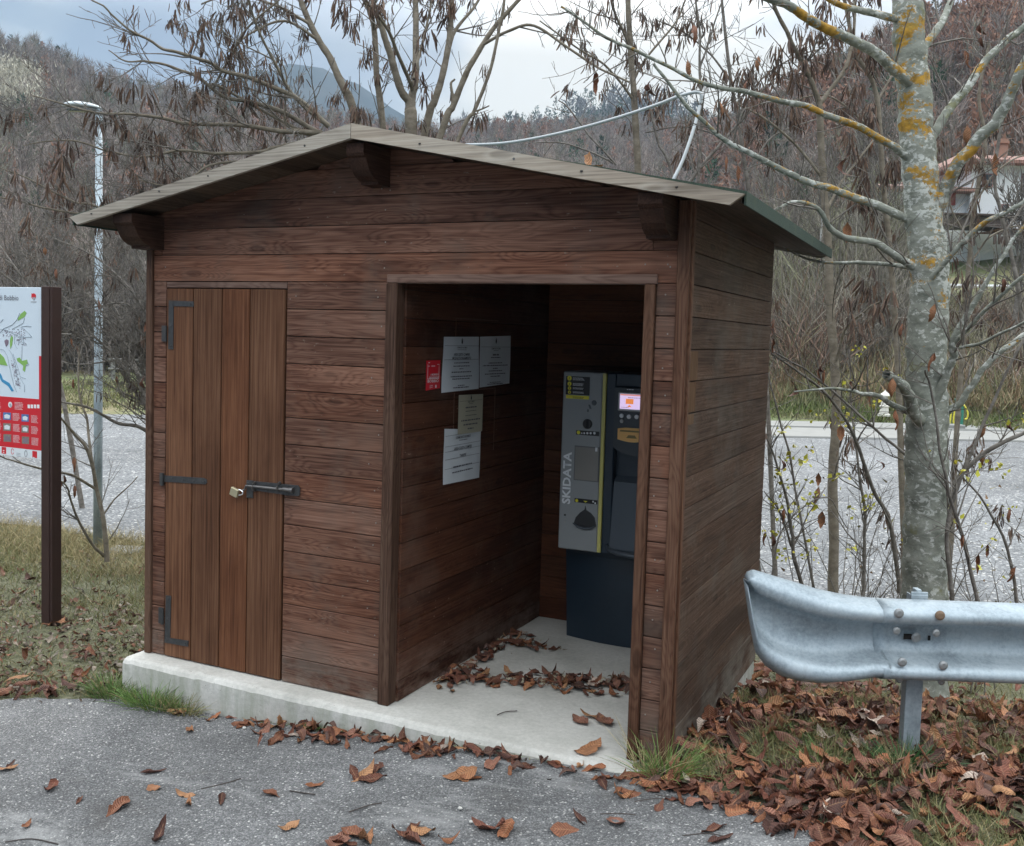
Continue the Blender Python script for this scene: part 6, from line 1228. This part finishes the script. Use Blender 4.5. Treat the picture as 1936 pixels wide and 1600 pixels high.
thicket(240, 1380, 1700, lambda u: 36, lambda u: 50, 6.0, [(.20, .18, .15), (.25, .23, .195), (.21, .21, .13)], 'thicket', 'tall bare saplings on the bank between the hut and the big tree', 50, .022, 2, 0, 1.0, .5)
thicket(900, 1250, 2250, lambda u: 31.8, lambda u: 38, 1.0, [(.27, .21, .13), (.24, .16, .10), (.22, .20, .11), (.15, .16, .08)], 'dry_reeds', 'dry tan reeds and grasses on the bank edge behind the car park', 40, .03)
thicket(500, 1200, 2250, lambda u: 30.2, lambda u: 32.6, .38, [(.11, .15, .05), (.15, .17, .07), (.22, .21, .12)], 'verge_grass', 'green grass strip along the far kerb of the car park', 50, .03)
thicket(900, -300, 1000, lambda u: 26.5, lambda u: 40, .28, [(.14, .17, .07), (.19, .19, .09), (.24, .22, .13)], 'field_grass', 'green and straw grass of the field on the left', 34, .03)
# ------------------------------------------------ individual mid-distance trees on the banks
def small_tree(u, d, h, pal, label, lean=(0, 0), seed=0, leafy=0, group=None):
    r_ = np.random.default_rng(seed); az = dirw(u); X = CAM[0]+math.sin(az)*d; Y = CAM[1]+math.cos(az)*d; z = float(gz(X, Y)); e = empty('bare_tree', (X, Y, z), label, 'tree', group); tb = TB(); tw = TB(); m = 9
    P = np.stack([X+np.linspace(0, lean[0], m)+np.cumsum(r_.normal(0, .05, m)), Y+np.linspace(0, lean[1], m), z+np.linspace(-.1, h, m)], 1); R_ = np.linspace(.018*h, .004*h, m); tb.add(P, R_, 7); tb.build('trunk', pal, e); grow(tw, P, R_, 1, 22/h*2.2, h*.34, .5, None, .012, .10, .22, 2); tw.build('crown', m_bk2, e); return e
m_birch = bark('pale_birch_bark', (.25, .25, .235), (.42, .42, .40), (.55, .55, .52), scale=4)
small_tree(1533, 40, 5.5, m_birch, 'pale white-barked tree on the bank just right of the hut', seed=1)
for i_, (u, d, h, l_) in enumerate(((1490, 42, 7, 'tall grey bare tree on the bank nearest the hut corner'), (1640, 43, 7.5, 'bare tree on the bank between the young tan tree and the big trunk'), (1905, 40, 6, 'bare tree below the white house at the right edge'), (1700, 46, 5.5, 'small bare tree behind the big trunk on the bank'), (1445, 60, 9, 'rust-tinged bare tree over the hut roof corner'), (120, 48, 6.5, 'dark bare tree past the field, beside the lamp post'), (230, 50, 7, 'dark bare tree past the field, next to the hut edge'), (40, 47, 6, 'dark bare tree past the field, above the map board'))): small_tree(u, d, h, m_bk2, l_, seed=10+i_)
# ================================================================== WHITE HOUSE
hb = at(1800, 470, 60); fz = 6.2
hs = empty('white_house', (hb[0], hb[1], fz), 'white house with red tiled roofs on the slope behind the big tree', 'house')
m_wh = simple('white_render', (.72, .74, .74), .8, var=.05); m_tile, t, b = newmat('red_tiles'); p = objco(t)
wv = t.nodes.new('ShaderNodeTexWave'); wv.inputs['Scale'].default_value = 2.5; wv.inputs['Distortion'].default_value = 2; t.links.new(p, wv.inputs['Vector']); c = ramp(t, M('ADD', M('MULTIPLY', wv.outputs['Fac'], .4, tree=t), noise(t, p, 2.5, 5), tree=t), [(.35, (.13, .06, .045)), (.6, (.22, .11, .085)), (.85, (.30, .17, .135))]); t.links.new(c, b.inputs['Base Color']); b.inputs['Roughness'].default_value = .9
m_win = simple('window_glass', (.03, .035, .04), .1); m_rf = simple('reddish_frame', (.22, .09, .07), .6); m_brn = simple('dark_balcony_wood', (.07, .045, .035), .7); m_shut = simple('red_shutter', (.30, .055, .045), .6)
def hq(u, v, d=60): return at(u, v, d)
hx = horiz; hn = back
def hbox(mb, u0, u1, v0, v1, d0, dep, seed=None):
    a = at(u0, v0, d0); c = at(u1, v1, d0); w_ = float((c-a)@hx); mb.box(0, w_, 0, dep, c[2]-a[2], 0, 0, seed, axes=np.array([hx, hn, [0, 0, 1]]), org=a)
def hroof(u0, u1, uf0, uf1, v_e, v_r, d0, dep, nm='roof'):
    a = at(u0, v_e, d0); c = at(u1, v_e, d0); rz = at(u0, v_r, d0)[2]-a[2]; w_ = float((c-a)@hx); f0 = (uf0-u0)/(u1-u0)*w_; f1 = (uf1-u0)/(u1-u0)*w_
    V = [(0, -.5, 0), (w_, -.5, 0), (w_, dep, 0), (0, dep, 0), (f0, dep/2, rz), (f1, dep/2, rz), (0, -.5, -.2), (w_, -.5, -.2), (w_, dep, -.2), (0, dep, -.2)]
    V = np.array(V)@np.array([hx, hn, [0, 0, 1]])+a; return mk(nm, V, [[0, 1, 5, 4], [1, 2, 5], [2, 3, 4, 5], [3, 0, 4], [0, 6, 7, 1], [1, 7, 8, 2], [2, 8, 9, 3], [3, 9, 6, 0], [6, 9, 8, 7]], m_tile, hs)
w = MB(); hbox(w, 1838, 2150, 300, 520, 60, 9); w.build('wall', m_wh, hs); w = MB(); hbox(w, 1690, 1838, 350, 520, 60.5, 8); w.build('wall', m_wh, hs)
hroof(1815, 2175, 1880, 2100, 302, 262, 59.7, 10); r2_ = hroof(1640, 1842, 1700, 1842, 352, 325, 59.8, 8.6)
w = MB(); hbox(w, 1893, 1906, 262, 300, 62, .9); hbox(w, 1890, 1909, 266, 271, 61.9, 1.1); w.build('chimney', simple('chimney_brick', (.30, .17, .12), .9), hs)
for k_, (u0, u1, v0, v1) in enumerate(((1896, 1906, 388, 410), (1935, 1950, 330, 360), (1862, 1876, 330, 352), (1720, 1732, 375, 398), (1990, 2005, 388, 410))):
    w = MB(); hbox(w, u0-2, u1+2, v0-2, v1+2, 59.93, .12); f_ = w.build('window', m_rf, hs); w = MB(); hbox(w, u0, u1, v0, v1, 59.88, .05); w.build('pane', m_win, f_)
w = MB(); hbox(w, 1799, 1807, 355, 388, 60.3, .15); w.build('shutter', m_shut, hs); w = MB(); hbox(w, 1790, 1797, 358, 390, 60.3, .15); w.build('shutter', simple('cream_shutter', (.55, .50, .36), .6), hs)
w = MB(); hbox(w, 1770, 1910, 405, 430, 57.5, 2.2); hbox(w, 1770, 1960, 404, 407, 57.2, 2.6); w.build('balcony', m_brn, hs)
w = MB(); hbox(w, 1890, 2150, 432, 440, 57.0, 3); w.build('terrace_roof', m_tile, hs)
w = MB(); 
for q in range(14): hbox(w, 1880+q*9, 1883+q*9, 440, 462, 57.0, .1)
w.build('terrace_railing', m_brn, hs)
# road barrier above the grass bank
w = MB(); pts = [at(u, 541+(u-1790)*.02-(u > 1900)*0, 50) for u in np.linspace(1760, 2300, 14)]; br_ = empty('road_barrier', tuple(pts[0]), 'long pale metal barrier along the upper road below the white house', 'guardrail')
w.tube(pts, .13, 6); w.build('beam', simple('pale_barrier', (.55, .56, .56), .5, .2, .05), br_)
for k_ in range(0, 14, 1):
    q = pts[k_]; w = MB(); zg = float(gz(q[0], q[1])); w.tube([(q[0], q[1]+.15, min(zg, q[2]-.5)-.3), (q[0], q[1]+.15, q[2])], .06, 6); w.build('post', m_bolt, br_)
# stone lantern and green water post
dL = 28.6; lq = at(1671, 787, dL); s = (787-738)/FPX*dL
ln_ = empty('garden_lantern', tuple(lq), 'small white stone garden lantern on the far kerb, left of the big trunk', 'lantern'); m_st = simple('white_stone', (.66, .64, .58), .8, var=.08)
def lathe(prof_, c0, k, name, par, mat):
    V = []; n_ = len(prof_)
    for r0, z in prof_:
        for i in range(k): a = 2*math.pi*i/k+.3; V.append((c0[0]+r0*math.cos(a), c0[1]+r0*math.sin(a), c0[2]+z))
    F = [[j*k+i, j*k+(i+1) % k, (j+1)*k+(i+1) % k, (j+1)*k+i] for j in range(n_-1) for i in range(k)]+[list(range(k))[::-1], list(range((n_-1)*k, n_*k))]; return mk(name, V, F, mat, par)
lathe([(.24*s, 0), (.24*s, .08*s), (.18*s, .10*s), (.16*s, .34*s), (.19*s, .36*s), (.19*s, .40*s), (.13*s, .42*s), (.12*s, .60*s)], lq, 10, 'pedestal', ln_, m_st)
lathe([(.12*s, .60*s), (.18*s, .63*s), (.11*s, .66*s), (.11*s, .80*s)], lq, 8, 'light_chamber', ln_, m_st); lathe([(.22*s, .79*s), (.20*s, .83*s), (.07*s, .93*s), (.03*s, .97*s), (.012*s, 1.02*s)], lq, 8, 'cap', ln_, m_st)
dW = 26.5; wq = at(1812, 812, dW); wh = (812-757)/FPX*dW
wp = empty('water_post', tuple(wq), 'green water supply post with yellow hoses right of the big trunk', 'water point'); m_gp = simple('green_enamel', (.03, .20, .14), .5)
w = MB(); w.box(-.085, .085, -.085, .085, 0, wh, .015, axes=np.array([hx, hn, [0, 0, 1]]), org=wq); w.box(-.11, .11, -.11, .11, wh*1.0, wh*1.05, .01, axes=np.array([hx, hn, [0, 0, 1]]), org=wq); w.build('post', m_gp, wp)
m_hose = simple('yellow_hose', (.62, .55, .06), .4)
for hp_ in ([(1806, 772), (1803, 790), (1804, 803), (1812, 812), (1824, 818)], [(1800, 772), (1797, 790), (1795, 806)], [(1822, 765), (1829, 778), (1829, 790), (1824, 793)]): w = MB(); w.tube(spline([at(u, v, dW-.15) for u, v in hp_], 5), .022, 6); w.build('hose', m_hose, wp, True)
w = MB(); w.box(-.22, .22, -.2, .2, 0, .25, .02, axes=np.array([hx, hn, [0, 0, 1]]), org=at(1803, 820, dW-.4)); tag(w.build('concrete_block', m_conc), 'low white concrete block at the foot of the green water post', 'block')
# rails in the left field
rfz = empty('field_fence', tuple(at(250, 700, 33)), 'low pale two-rail fence in the field behind the shrub by the hut', 'fence')
for v in (681, 699):
    w = MB(); a = at(205, v-2, 33); c = at(330, v+2, 33); w.tube([a, c], .035, 5); w.build('rail', m_conc, rfz)
for u in (210, 262, 318): w = MB(); a = at(u, 676, 33); w.box(-.05, .05, -.05, .05, -.75, .0, axes=np.eye(3), org=a+np.array([0, .08, 0])); w.build('post', m_conc, rfz)
# pale lane across the field
X0 = [at(u, 651, 52) for u in np.linspace(-250, 420, 8)]; V = []
for q in X0: V += [(q[0], q[1], float(gz(q[0], q[1]))+.12), (q[0]-.9*FW[0]*6, q[1]+FW[1]*6, float(gz(q[0], q[1]))+.35)]
tag(mk('lane', V, [[2*i, 2*i+2, 2*i+3, 2*i+1] for i in range(7)], m_conc), kind='structure')

# ================================================================== AIR
hzm = bpy.data.materials.new('haze'); hzm.use_nodes = True; ht = hzm.node_tree; ht.nodes.clear(); ho = ht.nodes.new('ShaderNodeOutputMaterial'); hv = ht.nodes.new('ShaderNodeVolumePrincipled')
hv.inputs['Color'].default_value = (.68, .84, 1.0, 1); hv.inputs['Density'].default_value = .00032; ht.links.new(hv.outputs[0], ho.inputs['Volume'])
w = MB(); w.box(-1150, 1150, -120, 1150, -330, 330); tag(w.build('haze', hzm), 'thin bluish haze over the valley', 'haze', kind='stuff')
